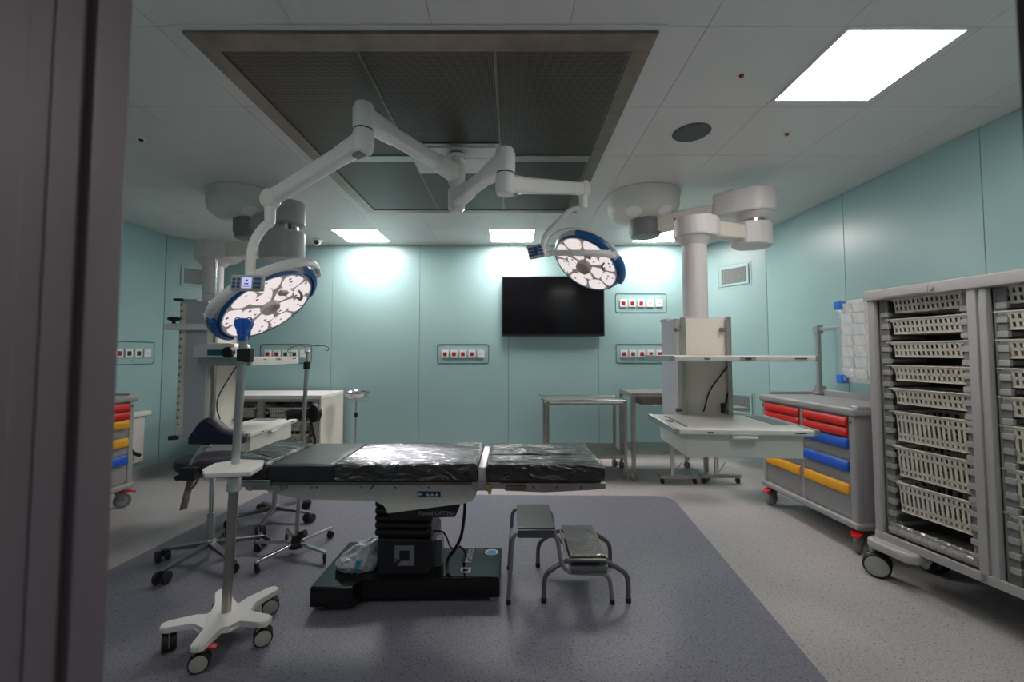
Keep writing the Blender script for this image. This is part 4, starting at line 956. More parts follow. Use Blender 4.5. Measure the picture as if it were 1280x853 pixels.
# ================================================================ DRIP STAND
dsb = floor_at(370, 693); ds = thing('drip_stand', 'slim chrome drip stand with two curled hooks, behind the operating table', 'drip stand', (dsb.x, dsb.y, 0))
dtop = at(384, 440, dsb.y); dj = at(383.7, 457, dsb.y)
b = B(); b.cyl((dsb.x, dsb.y, 0.08), dj, 0.016, n=18); b.build('pole', M['alu'], ds)
b = B(); b.cyl(dj, dtop, 0.009, n=14); b.build('inner_pole', M['chrome'], ds)
b = B(); b.cyl(dj-V((0,0,0.03)), dj+V((0,0,0.03)), 0.026, n=16, bev=0.004); b.build('collar', M['black'], ds)
b = B(); b.ball(dtop, 0.022, 14); hk = b.build('hook_ball', M['chrome'], ds)
for s_ in ((0, (388, 432), (395, 432.5), (406, 432.5), (410.5, 435), (409.5, 438.5), (405.5, 437)), (0, (380, 432.5), (366, 434), (360, 438), (362, 442), (365, 440.5))):
    b = B(); b.tube([dtop+V((0,0,0.01))]+[at(x, y, dsb.y) for x, y in s_[1:]], 0.005, 8, smooth=4); b.build('hook', M['chrome'], hk)
b = B(); b.cyl((dsb.x, dsb.y, 0.075), (dsb.x, dsb.y, 0.15), 0.045, 0.03, n=18, bev=0.006); b.cyl((dsb.x, dsb.y, 0.055), (dsb.x, dsb.y, 0.09), 0.06, n=18, bev=0.006)
b.cyl((dsb.x+0.03, dsb.y, 0.145), (dsb.x+0.075, dsb.y, 0.165), 0.03, n=12, bev=0.004); b.build('base_hub', M['black'], ds)
for px, py in ((330, 713), (401, 703), (424, 668), (354, 668), (309, 690)):
    e = floor_at(px, py); d = (e-V((dsb.x, dsb.y, 0))).normalized(); tip = V((dsb.x, dsb.y, 0))+d*0.34
    b = B(); b.beam(V((dsb.x, dsb.y, 0.09))+d*0.03, V((tip.x, tip.y, 0.082)), 0.026, 0.02, bev=0.003); lg = b.build('leg', M['chrome'], ds)
    caster(lg, tip.x-d.x*0.015, tip.y-d.y*0.015, 0.03, random.uniform(0, 3), M['black'], M['black'], M['black'], top=0.085)

# ================================================================ WORK STOOLS
def work_stool(label, c, rot, zs, back):
    c = V(c); t = thing('work_stool', label, 'stool', c, 0)
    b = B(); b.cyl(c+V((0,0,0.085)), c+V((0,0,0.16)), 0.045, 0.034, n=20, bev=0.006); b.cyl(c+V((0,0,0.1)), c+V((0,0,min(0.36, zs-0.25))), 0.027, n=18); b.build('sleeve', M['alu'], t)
    b = B(); b.cyl(c+V((0,0,min(0.33, zs-0.28))), c+V((0,0,zs-0.1)), 0.019, n=16); b.build('gas_column', M['chrome'], t)
    for k in range(5):
        a = rot+k*2*PI/5; e = V((math.cos(a), math.sin(a), 0))
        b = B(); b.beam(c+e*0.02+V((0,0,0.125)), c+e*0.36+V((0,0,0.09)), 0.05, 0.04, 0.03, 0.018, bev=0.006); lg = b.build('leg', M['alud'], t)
        p = c+e*0.35; caster(lg, p.x, p.y, 0.043, a+0.9+k, M['black'], M['black'], M['black'], twin=0.058, top=0.09)
    b = B(); b.cyl(c+V((0,0,zs-0.125)), c+V((0,0,zs-0.09)), 0.10, 0.12, n=20); b.build('seat_plate', M['black'], t)
    return t
c = (-2.33, 3.34, 0); zs = 0.80
w1 = work_stool('tall work stool with navy seat and winged navy backrest, left of operating table', c, math.radians(183), zs, None)
b = B(); b.lathe([(0, -0.10), (0.20, -0.10), (0.245, -0.085), (0.262, -0.05), (0.25, -0.015), (0.20, 0.0), (0.1, -0.012), (0, -0.018)], (c[0], c[1], zs), n=40, sc=(1.0, 0.85), xdir=V((1,0,0))); b.build('seat', M['navy'], w1)
ypl = 3.14
prb = [(239.5, 553), (240, 545), (245, 537), (251, 528), (257, 523), (263, 521.5), (270, 524), (277, 530.5), (285, 536.5), (296, 540), (305, 541), (309, 546), (308.5, 553)]
q = [at(x, y, ypl) for x, y in prb]
bm = bmesh.new(); N = 7; th = 0.12; rows = []
for k in range(N):
    yy = ypl-th/2+th*k/(N-1); sh = 1-0.16*(2*k/(N-1)-1)**2; cz = q[0].z; cxm = sum(p.x for p in q)/len(q)
    rows.append([bm.verts.new((cxm+(p.x-cxm)*sh, yy+0.35*(p.x-cxm)**2*-1.0, cz+(p.z-cz)*sh)) for p in q])
for k in range(N-1):
    for i in range(len(q)): j = (i+1) % len(q); bm.faces.new((rows[k][i], rows[k][j], rows[k+1][j], rows[k+1][i]))
bm.faces.new(rows[0]); bm.faces.new(rows[-1][::-1]); b = B(); b.bmadd(bm); b.build('backrest', M['navy'], w1, angle=60)
b = B(); b.tube([at(257, 552, 3.14), at(256, 559, 3.14), at(248, 566, 3.12), at(240, 578, 3.1), at(236, 590, 3.12)], 0.014, 10, smooth=4); b.tube([at(254, 557, 3.14), at(264, 557, 3.14)], 0.016, 10)
b.tube([at(236, 590, 3.12), V((-2.33, 3.26, 0.69))], 0.014, 8); b.build('back_bracket', M['chrome'], w1)
b = B(); p = at(239, 592, 3.12); b.box(p.x-0.055, p.x+0.06, 3.07, 3.16, p.z-0.04, p.z+0.05, bev=0.008); b.lathe([(0, -0.03), (0.012, -0.028), (0.016, 0), (0.012, 0.028), (0, 0.03)], at(224, 597, 3.1), V((1, 0, 0.25)), n=12, sc=(1, 1.6)); b.beam(at(231, 594, 3.1), at(219, 599, 3.1), 0.02, 0.03, 0.012, 0.04, bev=0.005); b.build('tilt_mechanism', M['black'], w1)
b = B(); b.beam(at(239, 597, 3.12), at(229, 637, 3.14), 0.05, 0.012, 0.05, 0.012, bev=0.003); b.tube([at(249, 596, 3.13), at(243, 607, 3.13), at(237, 613, 3.13)], 0.008, 8, smooth=4); b.build('back_post', M['darksteel'], w1)
c = (-2.26, 4.11, 0); zs = 0.60
w2 = work_stool('second work stool, mostly hidden behind operating table, with small black backrest', c, math.radians(209), zs, None)
b = B(); b.lathe([(0, -0.10), (0.17, -0.10), (0.2, -0.085), (0.21, -0.05), (0.2, -0.015), (0.16, 0.0), (0, -0.012)], (c[0], c[1], zs), n=36); b.build('seat', M['black'], w2)
pk = at(393, 517, 4.05)
b = B(); b.lathe([(0, -0.05), (0.055, -0.045), (0.085, -0.02), (0.088, 0.02), (0.06, 0.045), (0, 0.05)], pk, V((0.35, 1, 0)), n=22, sc=(1.0, 0.8), xdir=V((0,0,1))); b.tube([pk, at(378, 518, 4.02), at(364, 518, 3.98), at(357, 520, 3.95)], 0.04, 12, smooth=4, flat=(0.045, 0.03, V((0,0,1)))); b.build('backrest', M['black'], w2)
b = B(); b.tube([at(388, 524, 4.05), at(391, 540, 4.06), at(393, 555, 4.06), V((-2.0, 4.06, 0.56)), V((-2.2, 4.05, 0.5))], 0.012, 8, smooth=4); b.build('back_bracket', M['black'], w2)
# ================================================================ BASKETS
def basket(label, w, d, h, rows, cols, group):
    """slotted plastic basket; local frame: front at y = 0, bottom at z = 0"""
    t = thing('basket', label, 'basket', (0, 0, 0), 0, group)
    b = B(); tp = 0.018
    def wall(P0, P1, hh, r, c, th):     # lattice between two bottom corners, leaning out
        P0, P1 = V(P0), V(P1); e = (P1-P0).normalized(); nrm = V((e.y, -e.x, 0)); L = (P1-P0).length
        up = (V((0,0,hh))+nrm*tp); up_l = up.length; T = frame(P0, e, up)
        tot = sum(r); z = 0.0; edges = [0.0]
        for q in r: z += q/tot; edges.append(z)
        b.box(-tp*0.2, L+tp*0.2, 0, 0.016, -th/2, th/2, T=T); b.box(-tp, L+tp, up_l-0.018, up_l, -th/2, th/2, T=T)
        for q in edges[1:-1]: b.box(0, L, q*up_l-0.009, q*up_l+0.009, -th/2, th/2, T=T)
        s = L/c
        for i in range(c+1): b.box(max(0, i*s-s*0.26), min(L, i*s+s*0.26), 0.008, up_l-0.010, -th/2, th/2, T=T)
    x0, x1, y0, y1 = -w/2+tp, w/2-tp, tp, d-tp
    wall((x0, y0, 0), (x1, y0, 0), h, rows, cols, 0.004)
    side = max(6, int(cols*d/w*0.5))
    wall((x1, y0, 0), (x1, y1, 0), h, rows, side, 0.004); wall((x1, y1, 0), (x0, y1, 0), h, rows, max(5, cols//2), 0.004); wall((x0, y1, 0), (x0, y0, 0), h, rows, side, 0.004)
    for i in range(9): x = x0+(x1-x0)*i/8; b.box(x-0.008, x+0.008, y0, y1, 0, 0.004)
    for i in range(9): y = y0+(y1-y0)*i/8; b.box(x0, x1, y-0.008, y+0.008, 0, 0.004)
    b.build('basket_body', M['basket'], t, local=True)
    b = B(); z0, z1 = h-0.004, h+0.004; r = 0.03
    b.box(-w/2-r, w/2+r, -0.006, 0.012, z0, z1, bev=0.002); b.box(-w/2-r, w/2+r, d-0.012, d+0.004, z0, z1, bev=0.002)
    b.box(-w/2-r, -w/2+0.012, 0.01, d-0.01, z0, z1, bev=0.002); b.box(w/2-0.012, w/2+r, 0.01, d-0.01, z0, z1, bev=0.002)
    b.build('rim', M['basket'], t, local=True)
    return t
def place(src, loc, rot, label, first=[None]):
    return dup(src, loc, rot, label)

# ================================================================ TALL BASKET CABINET
d_ = V((0.168, -0.986, 0)).normalized(); RC = math.atan2(d_.y, d_.x); OC = V((2.64, 3.14, 0)); TC = Matrix.Translation(OC) @ Matrix.Rotation(RC, 4, 'Z')
tc = thing('basket_cabinet', 'tall grey open fronted cabinet on wheels holding cream slotted baskets', 'cabinet', OC, RC)
Wd, Dp, z0, z1 = 1.24, 0.50, 0.26, 2.055
def P(b, name, m, par=None, **k): return b.build(name, m, par or tc, local=True, **k)
b = B(); b.box(-0.015, Wd+0.015, -0.02, Dp, z1-0.075, z1, bev=0.012); tcap = P(b, 'top', M['cabgrey'])
b = B(); b.box(0.14, 0.42, -0.024, -0.018, z1-0.062, z1-0.022, bev=0.004); b.cyl((0.445, -0.02, z1-0.04), (0.445, -0.034, z1-0.04), 0.011, n=12); P(b, 'lock_panel', M['cabgrey'], tcap)
b = B(); b.box(0.0, 0.05, 0.0, 0.045, z0, z1-0.07, bev=0.012); b.box(0.0, 0.022, 0.03, Dp, z0, z1-0.07, bev=0.003); P(b, 'side_panel', M['cabgrey'])
b = B(); b.box(Wd-0.05, Wd, 0.0, 0.045, z0, z1-0.07, bev=0.012); b.box(Wd-0.022, Wd, 0.03, Dp, z0, z1-0.07, bev=0.003); P(b, 'side_panel', M['cabgrey'])
b = B(); b.box(0.605, 0.652, -0.004, 0.05, z0, z1-0.07, bev=0.008); b.box(0.60, 0.66, 0.04, Dp, z0, z1-0.07); P(b, 'centre_post', M['cabgrey'])
b = B(); b.box(0.662, 0.70, -0.002, 0.05, z0, z1-0.07, bev=0.014); b.box(0.653, 0.661, 0.012, 0.05, z0, z1-0.07); P(b, 'centre_post', M['cabgrey'])
b = B(); b.box(0.02, Wd-0.02, Dp-0.02, Dp, z0, z1-0.05); P(b, 'back_panel', M['dark'])
b = B(); b.box(-0.0, Wd, 0.0, Dp, z0-0.0, z0+0.03, bev=0.006); b.box(0, Wd, -0.004, 0.02, z0, z0+0.055, bev=0.005); base_ = P(b, 'base', M['cabgrey'])
for x in (0.0, Wd-0.30):        # rounded bumper feet
    b = B(); b.prism([(x-0.035, 0.0), (x-0.02, -0.055), (x+0.03, -0.075), (x+0.26, -0.075), (x+0.30, -0.03), (x+0.30, 0.10), (x-0.035, 0.10)], z0-0.065, z0+0.005, bev=0.022, seg=3); P(b, 'bumper', M['cabgrey'], base_)
    b = B(); b.prism([(x-0.035, Dp-0.10), (x+0.30, Dp-0.10), (x+0.30, Dp+0.03), (x-0.035, Dp+0.03)], z0-0.065, z0+0.005, bev=0.02); P(b, 'bumper', M['cabgrey'], base_)
for x, y, a in ((0.02, -0.015, 2.2), (Wd-0.04, -0.01, 2.0), (0.04, Dp-0.06, 1.2), (Wd-0.06, Dp-0.06, 1.0)):
    caster(tc, x, y, 0.082, a, M['rubber'], M['wheel'], M['cabgrey'], twin=0.07, top=0.21, T=Matrix.Identity(4), hf=0.84)
# inner liners with their rows of runner clips
for x0, s_ in ((0.05, 1), (0.60, -1), (0.70, 1), (Wd-0.05, -1)):
    b = B(); b.box(min(x0, x0+s_*0.012), max(x0, x0+s_*0.012), 0.05, Dp-0.03, z0+0.03, z1-0.08, bev=0.002); b.box(min(x0, x0+s_*0.055), max(x0, x0+s_*0.055), 0.055, 0.07, z0+0.03, z1-0.08, bev=0.003); ln = P(b, 'side_liner', M['liner'])
    b = B(); k = 0; z = z0+0.10
    while z < z1-0.13:
        b.box(min(x0+s_*0.012, x0+s_*0.062), max(x0+s_*0.012, x0+s_*0.062), 0.045, 0.075, z, z+0.035, bev=0.004); b.box(min(x0+s_*0.012, x0+s_*0.045), max(x0+s_*0.012, x0+s_*0.045), 0.11, 0.40, z+0.008, z+0.03); z += 0.083
    P(b, 'runner_clip', M['clip'], ln)
b = B(); pts = []
for k in range(40):
    pts.append(V((0.075, 0.045-0.0, z0+0.085))+V((0.50*k/39, 0.004*math.sin(k*1.7), 0.004*math.sin(k*2.3))))
b.tube(pts, 0.028, 12); b.tube([p+V((0, 0.03, 0.028)) for p in pts], 0.016, 8); P(b, 'roll_front', M['roll'], base_)
# baskets: low and deep kinds
low = basket('low', 0.452, 0.40, 0.105, (1, 1), 15, 'cream baskets in the tall cabinet'); deep = basket('deep', 0.452, 0.40, 0.20, (0.8, 1.7, 0.9), 15, 'cream baskets in the tall cabinet')
rims = [2.0-0.015, 1.835, 1.672, 1.508, 1.345, 1.182, 0.938, 0.690]
words = ['topmost', 'second', 'third', 'fourth', 'fifth', 'sixth', 'seventh', 'lowest']
for bay, xc_ in (('left', 0.345), ('right', 0.945)):
    for k, z in enumerate(rims):
        src, h = (low, 0.105) if k < 5 else (deep, 0.20)
        nm = words[k] if k in (0, 7) else words[k]+' from top'
        lab = '%s slotted cream basket %s in %s bay of the tall cabinet' % ('shallow' if k < 5 else 'deep', nm, bay)
        if bay == 'right': lab = '%s cream basket %s in right bay of tall cabinet' % ('shallow' if k < 5 else 'deep', nm)
        p = TC @ V((xc_, 0.055 if k else 0.07, z-h))
        if bay == 'left' and k in (0, 5):
            src.location = p; src.rotation_euler = (0, 0, RC); src['label'] = lab
        else: dup(src, p, RC, lab)

# ================================================================ DRAWER CARTS
def drawer_cart(name, label, O, rot, cols, L=1.17, D=0.58, caster_red=True):
    T = Matrix.Translation(V(O)) @ Matrix.Rotation(rot, 4, 'Z'); t = thing(name, label, 'drawer cart', O, rot)
    Pp = lambda b, n, m, par=None: b.build(n, m, par or t, local=True)
    b = B(); b.box(0.0, L, 0.0, D, 0.235, 1.09, bev=0.01); body = Pp(b, 'body', M['cart'])
    for x in (0.0, L-0.055):
        b = B(); b.box(x-0.004, x+0.059, -0.018, 0.05, 0.235, 1.09, bev=0.016, seg=3); Pp(b, 'corner_post', M['cart'], body)
    b = B(); b.box(L/2-0.022, L/2+0.022, -0.012, 0.03, 0.25, 1.09, bev=0.006); Pp(b, 'divider', M['cart'], body)
    b = B(); b.box(-0.02, L+0.02, -0.03, D+0.01, 0.19, 0.25, bev=0.02, seg=3); Pp(b, 'base', M['cart'], body)
    b = B(); b.box(-0.025, L+0.025, -0.035, D+0.015, 1.085, 1.155, bev=0.022, seg=3); top = Pp(b, 'top', M['cart'])
    b = B()
    for a in ((-0.02, L+0.02, D-0.03, D+0.012, 1.215), (-0.02, 0.02, 0.06, D, 1.185), (L-0.05, L+0.022, 0.0, D, 1.172)): b.box(a[0], a[1], a[2], a[3], 1.14, a[4], bev=0.014, seg=3)
    Pp(b, 'rim', M['cart'], top)
    zz = [1.082, 0.998, 0.914, 0.728, 0.545, 0.258]
    for (x0, x1), names in zip(((0.06, L/2-0.026), (L/2+0.026, L-0.06)), cols):
        for k in range(5):
            za, zb = zz[k+1]+0.005, zz[k]-0.005
            b = B(); b.box(x0, x1, -0.010, 0.02, za, zb, bev=0.005); dw = Pp(b, 'drawer', M['cartd'])
            m = M[names[k]]; h = min(0.085, zb-za); b = B()
            pr = [(0.0, zb-0.004), (-0.012, zb-0.004), (-0.026, zb-0.018), (-0.030, zb-h*0.55), (-0.034, zb-h*0.80), (-0.028, zb-h), (-0.004, zb-h), (0.0, zb-h+0.004)]
            n = len(pr); vs = []
            for x, s_ in ((x0+0.004, 0.55), (x0+0.03, 1), (x1-0.03, 1), (x1-0.004, 0.55)): vs += [V((x, -0.009+y*s_, z)) for y, z in pr]
            fs = [tuple(range(n)), tuple(3*n+i for i in range(n-1, -1, -1))]
            for r in range(3): fs += [(r*n+i, r*n+(i+1) % n, (r+1)*n+(i+1) % n, (r+1)*n+i) for i in range(n)]
            b.add(vs, fs); Pp(b, 'drawer_handle', m, dw)
    b = B(); b.box(0.03-0.008, 0.03+0.008, -0.024, -0.012, 1.03, 1.05); b.box(L-0.03-0.008, L-0.03+0.008, -0.024, -0.012, 1.03, 1.05); Pp(b, 'lock', M['darksteel'], body)
    for x, y, a in ((0.05, 0.03, 0.4), (L-0.05, 0.03, 0.7), (0.05, D-0.06, 0.9), (L-0.05, D-0.06, 0.3)):
        caster(t, x, y, 0.072, a, M['joint'], M['wheel'], M['joint'], lever=M['red'], top=0.20, T=Matrix.Identity(4))
    return t, T, Pp
oc_ = (2.70, 4.58, 0); r1 = math.atan2(-0.9985, 0.04)
cart, TK, PK = drawer_cart('drawer_cart', 'wide grey cart with red, blue and amber drawer handles by right wall', oc_, r1, (('red', 'red', 'blue', 'blue', 'yellow'), ('red', 'red', 'blue', 'blue', 'yellow')))
# side rails of the cart, facing the viewer
b = B()
for z in (0.80, 0.46):
    b.box(1.17, 1.21, 0.14, 0.42, z-0.012, z+0.012, bev=0.003)
    for y in (0.17, 0.40): b.box(1.165, 1.195, y-0.02, y+0.02, z-0.02, z+0.02, bev=0.004)
PK(b, 'side_rail', M['joint'])
b = B(); b.tube([(1.215, 0.18, 0.80), (1.22, 0.24, 0.88), (1.215, 0.30, 0.92), (1.215, 0.33, 0.80)], 0.004, 6, smooth=4); b.cyl((1.165, 0.25, 0.72), (1.215, 0.25, 0.72), 0.03, n=14); b.build('bin_holder', M['alu'], cart, local=True)
# upright and rail at the back
rail = cart
for x in (0.085, 1.0):
    b = B(); b.box(x, x+0.04, 0.53, 0.57, 1.16, 1.86, bev=0.005); b.xf(TK); b.build('post', M['alu'], rail)
b = B(); b.box(0.07, 0.14, 0.515, 0.585, 1.80, 1.89, bev=0.006); b.box(0.07, 0.14, 0.515, 0.60, 1.16, 1.25, bev=0.006); b.box(0.06, 0.16, 0.50, 0.60, 1.165, 1.18, bev=0.004); b.xf(TK); b.build('post_joint', M['alu'], rail)
b = B(); b.box(0.1, 1.04, 0.535, 0.565, 1.825, 1.865, bev=0.004); b.xf(TK); b.build('cross_rail', M['alu'], rail)
# wrapped rack of tilt bins
TB = TK @ Matrix.Translation((0.47, 0.50, 0))
rk = thing('bin_rack', 'film wrapped rack of clear storage bins with blue corners above right cart', 'bin rack', TB @ V((0.4, 0, 1.31)), r1)
zb0, zb1, wR = 1.315, 2.10, 0.62
b = B(); b.box(0.0, wR, 0.0, 0.025, zb0, zb1, bev=0.006); b.xf(TB); b.build('back_plate', M['bin'], rk)
for r in range(7):
    for c_ in range(4):
        x = 0.035+c_*0.14; z = zb0+0.045+r*0.103
        b = B(); b.prism([(0, 0), (0, 0.088), (-0.04, 0.088), (-0.022, 0.0)], 0.0, 0.122, T=TB @ frame((x, 0.0, z), V((0,1,0)), V((0,0,1))), bev=0.004); b.build('bin', M['bin'], rk)
b = B(); nxx, nzz = 30, 26; rr = random.Random(3); pts = [[None]*(nzz+1) for _ in range(nxx+1)]
for i in range(nxx+1):
    for j in range(nzz+1):
        x = -0.01+(wR+0.02)*i/nxx; z = zb0-0.012+(zb1-zb0+0.024)*j/nzz; e = min(i, nxx-i, j, nzz-j)
        y = -0.052+rr.uniform(-0.006, 0.006)+0.008*math.sin(i*1.3+j*0.7) if e > 0 else 0.0
        pts[i][j] = V((x, y, z))
vs = [p for row in pts for p in row]; fs = [(i*(nzz+1)+j, (i+1)*(nzz+1)+j, (i+1)*(nzz+1)+j+1, i*(nzz+1)+j+1) for i in range(nxx) for j in range(nzz)]
b.add(vs, fs); b.xf(TB); b.build('film_wrap', M['film'], rk, angle=15)
for x, z in ((0.0, zb1-0.07), (0.0, zb0), (wR-0.07, zb1-0.07), (wR-0.07, zb0)):
    b = B(); b.box(x-0.014, x+0.062, -0.064, 0.03, z-0.012, z+0.075, bev=0.012); b.xf(TB); b.build('corner_guard', M['guard'], rk)
# shallow tray corner left of the cabinet top, dark pad on cart
# left cart
drawer_cart('drawer_cart', 'grey drawer cart at left edge, half hidden by the doorway jamb', (-4.0, 3.33, 0), PI/2, (('red', 'red', 'yellow', 'yellow', 'blue'), ('red', 'red', 'yellow', 'yellow', 'blue')))
# wall panel with a bar and cable
X_ = -4.80
t = thing('wall_panel', 'pale grey panel with top bar and hanging black cable on left wall', 'wall panel', (-4.78, 5.36, 0.5))
b = B(); b.box(-4.81, -4.765, 5.12, 5.54, 0.20, 0.79, bev=0.008); b.build('board', M['pend'], t)
b = B(); b.box(-4.81, -4.73, 5.10, 5.60, 0.785, 0.845, bev=0.012); b.build('top_bar', M['white'], t)
b = B(); q = [(-4.72, 5.20, 0.81), (-4.715, 5.20, 0.68), (-4.71, 5.23, 0.54), (-4.71, 5.29, 0.42), (-4.71, 5.35, 0.34)]; b.tube(q, 0.011, 8, smooth=6); b.cyl((-4.71, 5.34, 0.345), (-4.71, 5.42, 0.30), 0.022, n=12, bev=0.004); b.cyl((-4.74, 5.20, 0.80), (-4.70, 5.20, 0.80), 0.022, n=10); b.build('cable', M['black'], t)

# ================================================================ WHITE COUNTER WITH BASKETS
ct = thing('counter_cabinet', 'white topped open front counter with slotted baskets at back left wall', 'cabinet', (-3.3, 5.95, 0))
xr, yf, yb, zt = -2.49, 5.57, 6.30, 1.042
b = B(); b.box(-4.05, xr, yf-0.01, yb, zt-0.05, zt, bev=0.004); b.build('worktop', M['pwhite'], ct)
for x in (xr-0.03, -4.04):
    b = B(); b.box(x, x+0.025, yf, yb, 0.06, zt-0.05, bev=0.002); b.build('side_panel', M['cream'], ct)
b = B(); b.box(-4.03, xr-0.03, yb-0.02, yb-0.005, 0.06, zt-0.05); b.box(-4.03, xr-0.03, yf+0.01, yb, 0.04, 0.09); b.build('carcass', M['dark'], ct)
b = B()
for x in (xr-0.085, -3.30, -4.02): b.box(x-0.03, x+0.045, yf-0.004, yf+0.05, 0.06, zt-0.05, bev=0.004)
b.box(-4.03, xr-0.04, yf, yf+0.03, zt-0.085, zt-0.048); b.build('front_frame', M['cabgrey'], ct)
b = B()
for x0, s_ in ((-3.255, 1), (-2.605, -1), (-3.335, -1)):
    for k in range(9): z = 0.2+k*0.085; b.box(min(x0, x0+s_*0.05), max(x0, x0+s_*0.05), yf+0.05, yf+0.09, z, z+0.03, bev=0.003)
b.build('runner_clip', M['clip'], ct)
for x in (-4.0, -2.56):
    for y in (yf+0.06, yb-0.08):
        b = B(); b.cyl((x, y, 0), (x, y, 0.06), 0.025, n=14); b.build('foot', M['black'], ct)
labs = ['slotted basket at top of the right bay of white counter, below its top', 'slotted basket in middle of the right bay of white counter', 'lower slotted basket in right bay of white counter, just above table end']
cb_ = basket(labs[0], 0.52, 0.52, 0.125, (0.7, 1.1, 0.9), 15, 'slotted baskets in the white counter')
for k, z in enumerate((0.875, 0.70, 0.53)):
    p = (-2.93, yf+0.015, z-0.125)
    if k == 0: cb_.location = p
    else: dup(cb_, p, 0, labs[k])
dup(cb_, (-3.63, yf+0.015, 0.875-0.125), 0, 'slotted basket in the left bay of white counter, seen behind steel pole')

# basin stand
p = at(445.5, 490, 5.85); bs = thing('basin_stand', 'small steel basin on a thin pole stand against teal back wall', 'basin stand', (p.x, p.y, 0))
b = B(); b.lathe([(0, -0.10), (0.09, -0.095), (0.14, -0.06), (0.165, 0.0), (0.172, 0.004), (0.165, 0.006), (0.158, 0.0), (0.13, -0.055), (0.085, -0.085), (0, -0.09)], (p.x, p.y, p.z), n=40); b.build('basin', M['chrome'], bs)
b = B(); b.tube([(p.x+0.168*math.cos(k*PI/12), p.y+0.168*math.sin(k*PI/12), p.z-0.012) for k in range(24)], 0.006, 6, closed=True); b.tube([(p.x-0.17, p.y, p.z-0.01), (p.x-0.17, p.y, p.z-0.12), (p.x+0.17, p.y, p.z-0.12), (p.x+0.17, p.y, p.z-0.01)], 0.005, 6); b.build('ring', M['alu'], bs)
b = B(); b.cyl((p.x, p.y, 0.1), (p.x, p.y, p.z-0.31), 0.016, n=14); b.cyl((p.x, p.y, p.z-0.31), (p.x, p.y, p.z-0.115), 0.010, n=12); b.build('pole', M['alu'], bs)
b = B(); b.cyl((p.x, p.y, p.z-0.34), (p.x, p.y, p.z-0.28), 0.024, n=14); b.build('collar', M['black'], bs)
for k in range(5):
    a = k*2*PI/5+0.3; e = V((math.cos(a), math.sin(a), 0)); c0 = V((p.x, p.y, 0.10))
    b = B(); b.beam(c0, c0+e*0.27-V((0,0,0.03)), 0.025, 0.02, bev=0.003); lg = b.build('leg', M['alu'], bs); q = c0+e*0.26; caster(lg, q.x, q.y, 0.028, a, M['black'], M['black'], M['black'], top=0.075)

# ================================================================ STAINLESS TABLES
def leg_tube(x, y, z0, z1, par, s=0.02):
    b = B(); b.box(x-s, x+s, y-s, y+s, z0, z1, bev=0.004); o = b.build('leg', M['steel'], par); return o
t = thing('instrument_table', 'lower stainless instrument table with rail and bottom shelf, left of the taller one', 'table', (0.95, 5.72, 0))
x0, x1, y0, y1, zt = 0.435, 1.462, 5.44, 6.02, 0.985
b = B(); b.box(x0, x1, y0, y1, zt-0.05, zt-0.03, bev=0.003); b.box(x0, x1, y0-0.012, y0+0.012, zt-0.055, zt-0.025, bev=0.005); b.build('table_top', M['steel'], t)
b = B(); b.tube([(x0+0.02, y0, zt), (x1-0.02, y0, zt)], 0.012, 10); b.tube([(x0-0.06, y0+0.02, zt+0.02), (x0-0.02, y0, zt), (x0+0.05, y0, zt-0.01)], 0.012, 10); b.tube([(x0-0.02, y1, zt+0.0), (x1, y1, zt)], 0.012, 10); b.tube([(x0-0.06, y1-0.02, zt+0.02), (x0, y1, zt)], 0.012, 10); b.tube([(x0, y0, zt), (x0, y1, zt)], 0.011, 10); b.tube([(x1, y0, zt), (x1, y1, zt)], 0.011, 10); b.build('guard_rail', M['chrome'], t)
b = B(); b.box(x0, x1, y0, y1, 0.27, 0.285, bev=0.003); b.box(x0+0.02, x1-0.02, y0-0.012, y0+0.012, 0.255, 0.30, bev=0.004); b.box(x0+0.02, x1-0.02, y1-0.012, y1+0.012, 0.29, 0.33, bev=0.004); b.build('bottom_shelf', M['steel'], t)
for x, y in ((x0+0.02, y0), (x1-0.02, y0), (x0+0.02, y1), (x1-0.02, y1)):
    lg = leg_tube(x, y, 0.13, zt, t); caster(lg, x, y, 0.05, 0.5, M['wheel'], M['wheel'], M['alu'], top=0.15)
t = thing('instrument_table', 'taller stainless worktable with lower shelf, partly behind right pendant', 'table', (1.95, 5.65, 0))
x0, x1, y0, y1, zt = 1.475, 2.45, 5.37, 5.95, 1.092
x0 += 0.05
b = B(); b.box(x0-0.02, x1, y0-0.02, y1+0.02, zt-0.055, zt, bev=0.004); b.build('table_top', M['steel'], t)
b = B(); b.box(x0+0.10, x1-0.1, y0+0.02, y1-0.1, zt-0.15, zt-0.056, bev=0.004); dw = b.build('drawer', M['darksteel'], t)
b = B(); b.box(x0+0.24, x0+0.55, y0-0.005, y0+0.03, zt-0.165, zt-0.15, bev=0.004); b.build('drawer_handle', M['pwhite'], dw)
b = B(); b.box(x0, x1, y0, y1, 0.34, 0.355, bev=0.003); b.box(x0+0.02, x1-0.02, y0-0.012, y0+0.012, 0.325, 0.375, bev=0.004); b.build('bottom_shelf', M['steel'], t)
for x, y in ((x0, y0), (x1-0.02, y0), (x0, y1), (x1-0.02, y1)):
    lg = leg_tube(x, y, 0.11, zt-0.05, t, 0.024); caster(lg, x, y, 0.045, 0.9, M['joint'], M['wheel'], M['alu'], top=0.13)

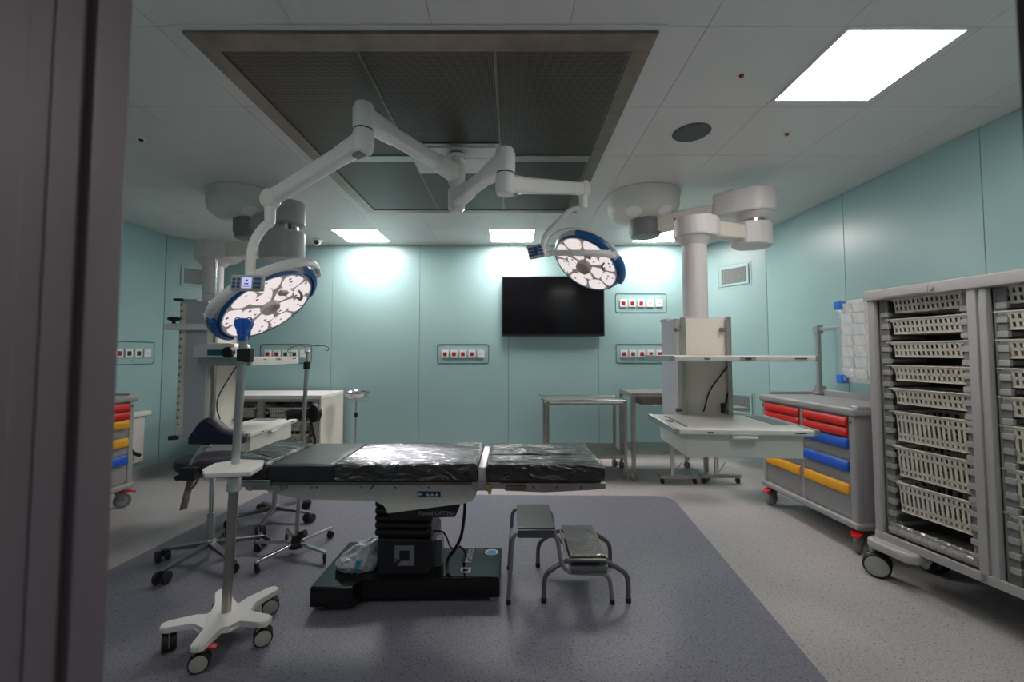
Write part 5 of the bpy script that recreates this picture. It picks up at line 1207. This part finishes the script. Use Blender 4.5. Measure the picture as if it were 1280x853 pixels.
# mayo stands
def tray_stand(label, fx0, fx1, up, Yb):
    a = floor_at(fx0, 603); X0 = (fx0-640)/529*Yb; X1 = (fx1-640)/529*Yb; Xu = (up-640)/529*Yb
    t = thing('tray_stand', label, 'tray stand', ((X0+X1)/2, Yb, 0))
    b = B(); b.box(X0, X1, Yb-0.03, Yb+0.03, 0.07, 0.11, bev=0.004); b.box(X0, X0+0.05, Yb, Yb+0.1, 0.075, 0.105, bev=0.004); b.box(X1-0.05, X1, Yb, Yb+0.1, 0.075, 0.105, bev=0.004); b.build('base_frame', M['steel'], t)
    for x in (X0+0.03, X1-0.03):
        for y in (Yb, ): caster(t, x, y, 0.036, 0.2, M['black'], M['black'], M['black'], top=0.075)
    b = B(); b.cyl((Xu, Yb, 0.10), (Xu, Yb, 0.62), 0.026, n=16); b.cyl((Xu, Yb, 0.6), (Xu, Yb, 0.93), 0.018, n=16); b.beam((Xu, Yb, 0.93), (Xu, Yb-0.3, 0.935), 0.03, 0.02); b.build('upright', M['chrome'], t)
    b = B(); b.cyl((Xu+0.02, Yb-0.02, 0.14), (Xu+0.10, Yb-0.03, 0.27), 0.008, n=8); b.box(Xu+0.01, Xu+0.12, Yb-0.05, Yb+0.02, 0.11, 0.125, bev=0.003); b.build('foot_pedal', M['alu'], t)
    b = B(); b.box((X0+X1)/2-0.22, (X0+X1)/2+0.2, Yb-0.32, Yb-0.02, 0.94, 0.96, bev=0.006); b.build('tray', M['steel'], t)
tray_stand('left one of two dark footed tray stands standing under the right pendant drawer', 822, 868, 838, 5.24)
tray_stand('right one of two dark footed tray stands standing under the right pendant drawer', 873, 921, 892, 5.26)

# ================================================================ CAMERA, LIGHT
sc = bpy.context.scene
cam = bpy.data.cameras.new('camera'); co = bpy.data.objects.new('camera', cam); C.objects.link(co); sc.camera = co
co.location = (0, 0, EYE); co.rotation_euler = (PI/2+TH, 0, 0)
cam.sensor_width = 36; cam.lens = 36*F/1280; cam.shift_y = -(426.5-CY)/1280; cam.shift_x = 0; cam.clip_start = 0.05
cam.dof.use_dof = True; cam.dof.focus_distance = 3.4; cam.dof.aperture_fstop = 1.4
for c_, n_, e_, g_ in ((cL, nL, 2600.0, V((-0.74, 2.80, 0.94))), (cR, nR, 220.0, V((-0.45, 2.86, 0.94)))):
    l = bpy.data.lights.new('surgical_beam', 'SPOT'); l.energy = e_; l.spot_size = math.radians(25 if c_ is cL else 18); l.spot_blend = 0.8; l.shadow_soft_size = 0.06; l.color = (1.0, 0.93, 0.97)
    o = bpy.data.objects.new('surgical_beam', l); C.objects.link(o); o.location = c_+n_*0.13; o.rotation_euler = (g_-o.location).to_track_quat('-Z', 'Y').to_euler()
w = bpy.data.worlds.new('world'); sc.world = w; w.use_nodes = True
w.node_tree.nodes['Background'].inputs['Color'].default_value = (0.85, 0.80, 0.88, 1); w.node_tree.nodes['Background'].inputs['Strength'].default_value = 0.10
sc.view_settings.view_transform = 'Standard'; sc.view_settings.look = 'None'; sc.view_settings.gamma = 1.0; sc.view_settings.exposure = 0.70; sc.view_settings.use_curve_mapping = False
sc.cycles.use_denoising = True
sc.cycles.max_bounces = 8; sc.cycles.diffuse_bounces = 5; sc.cycles.glossy_bounces = 3; sc.cycles.sample_clamp_indirect = 6
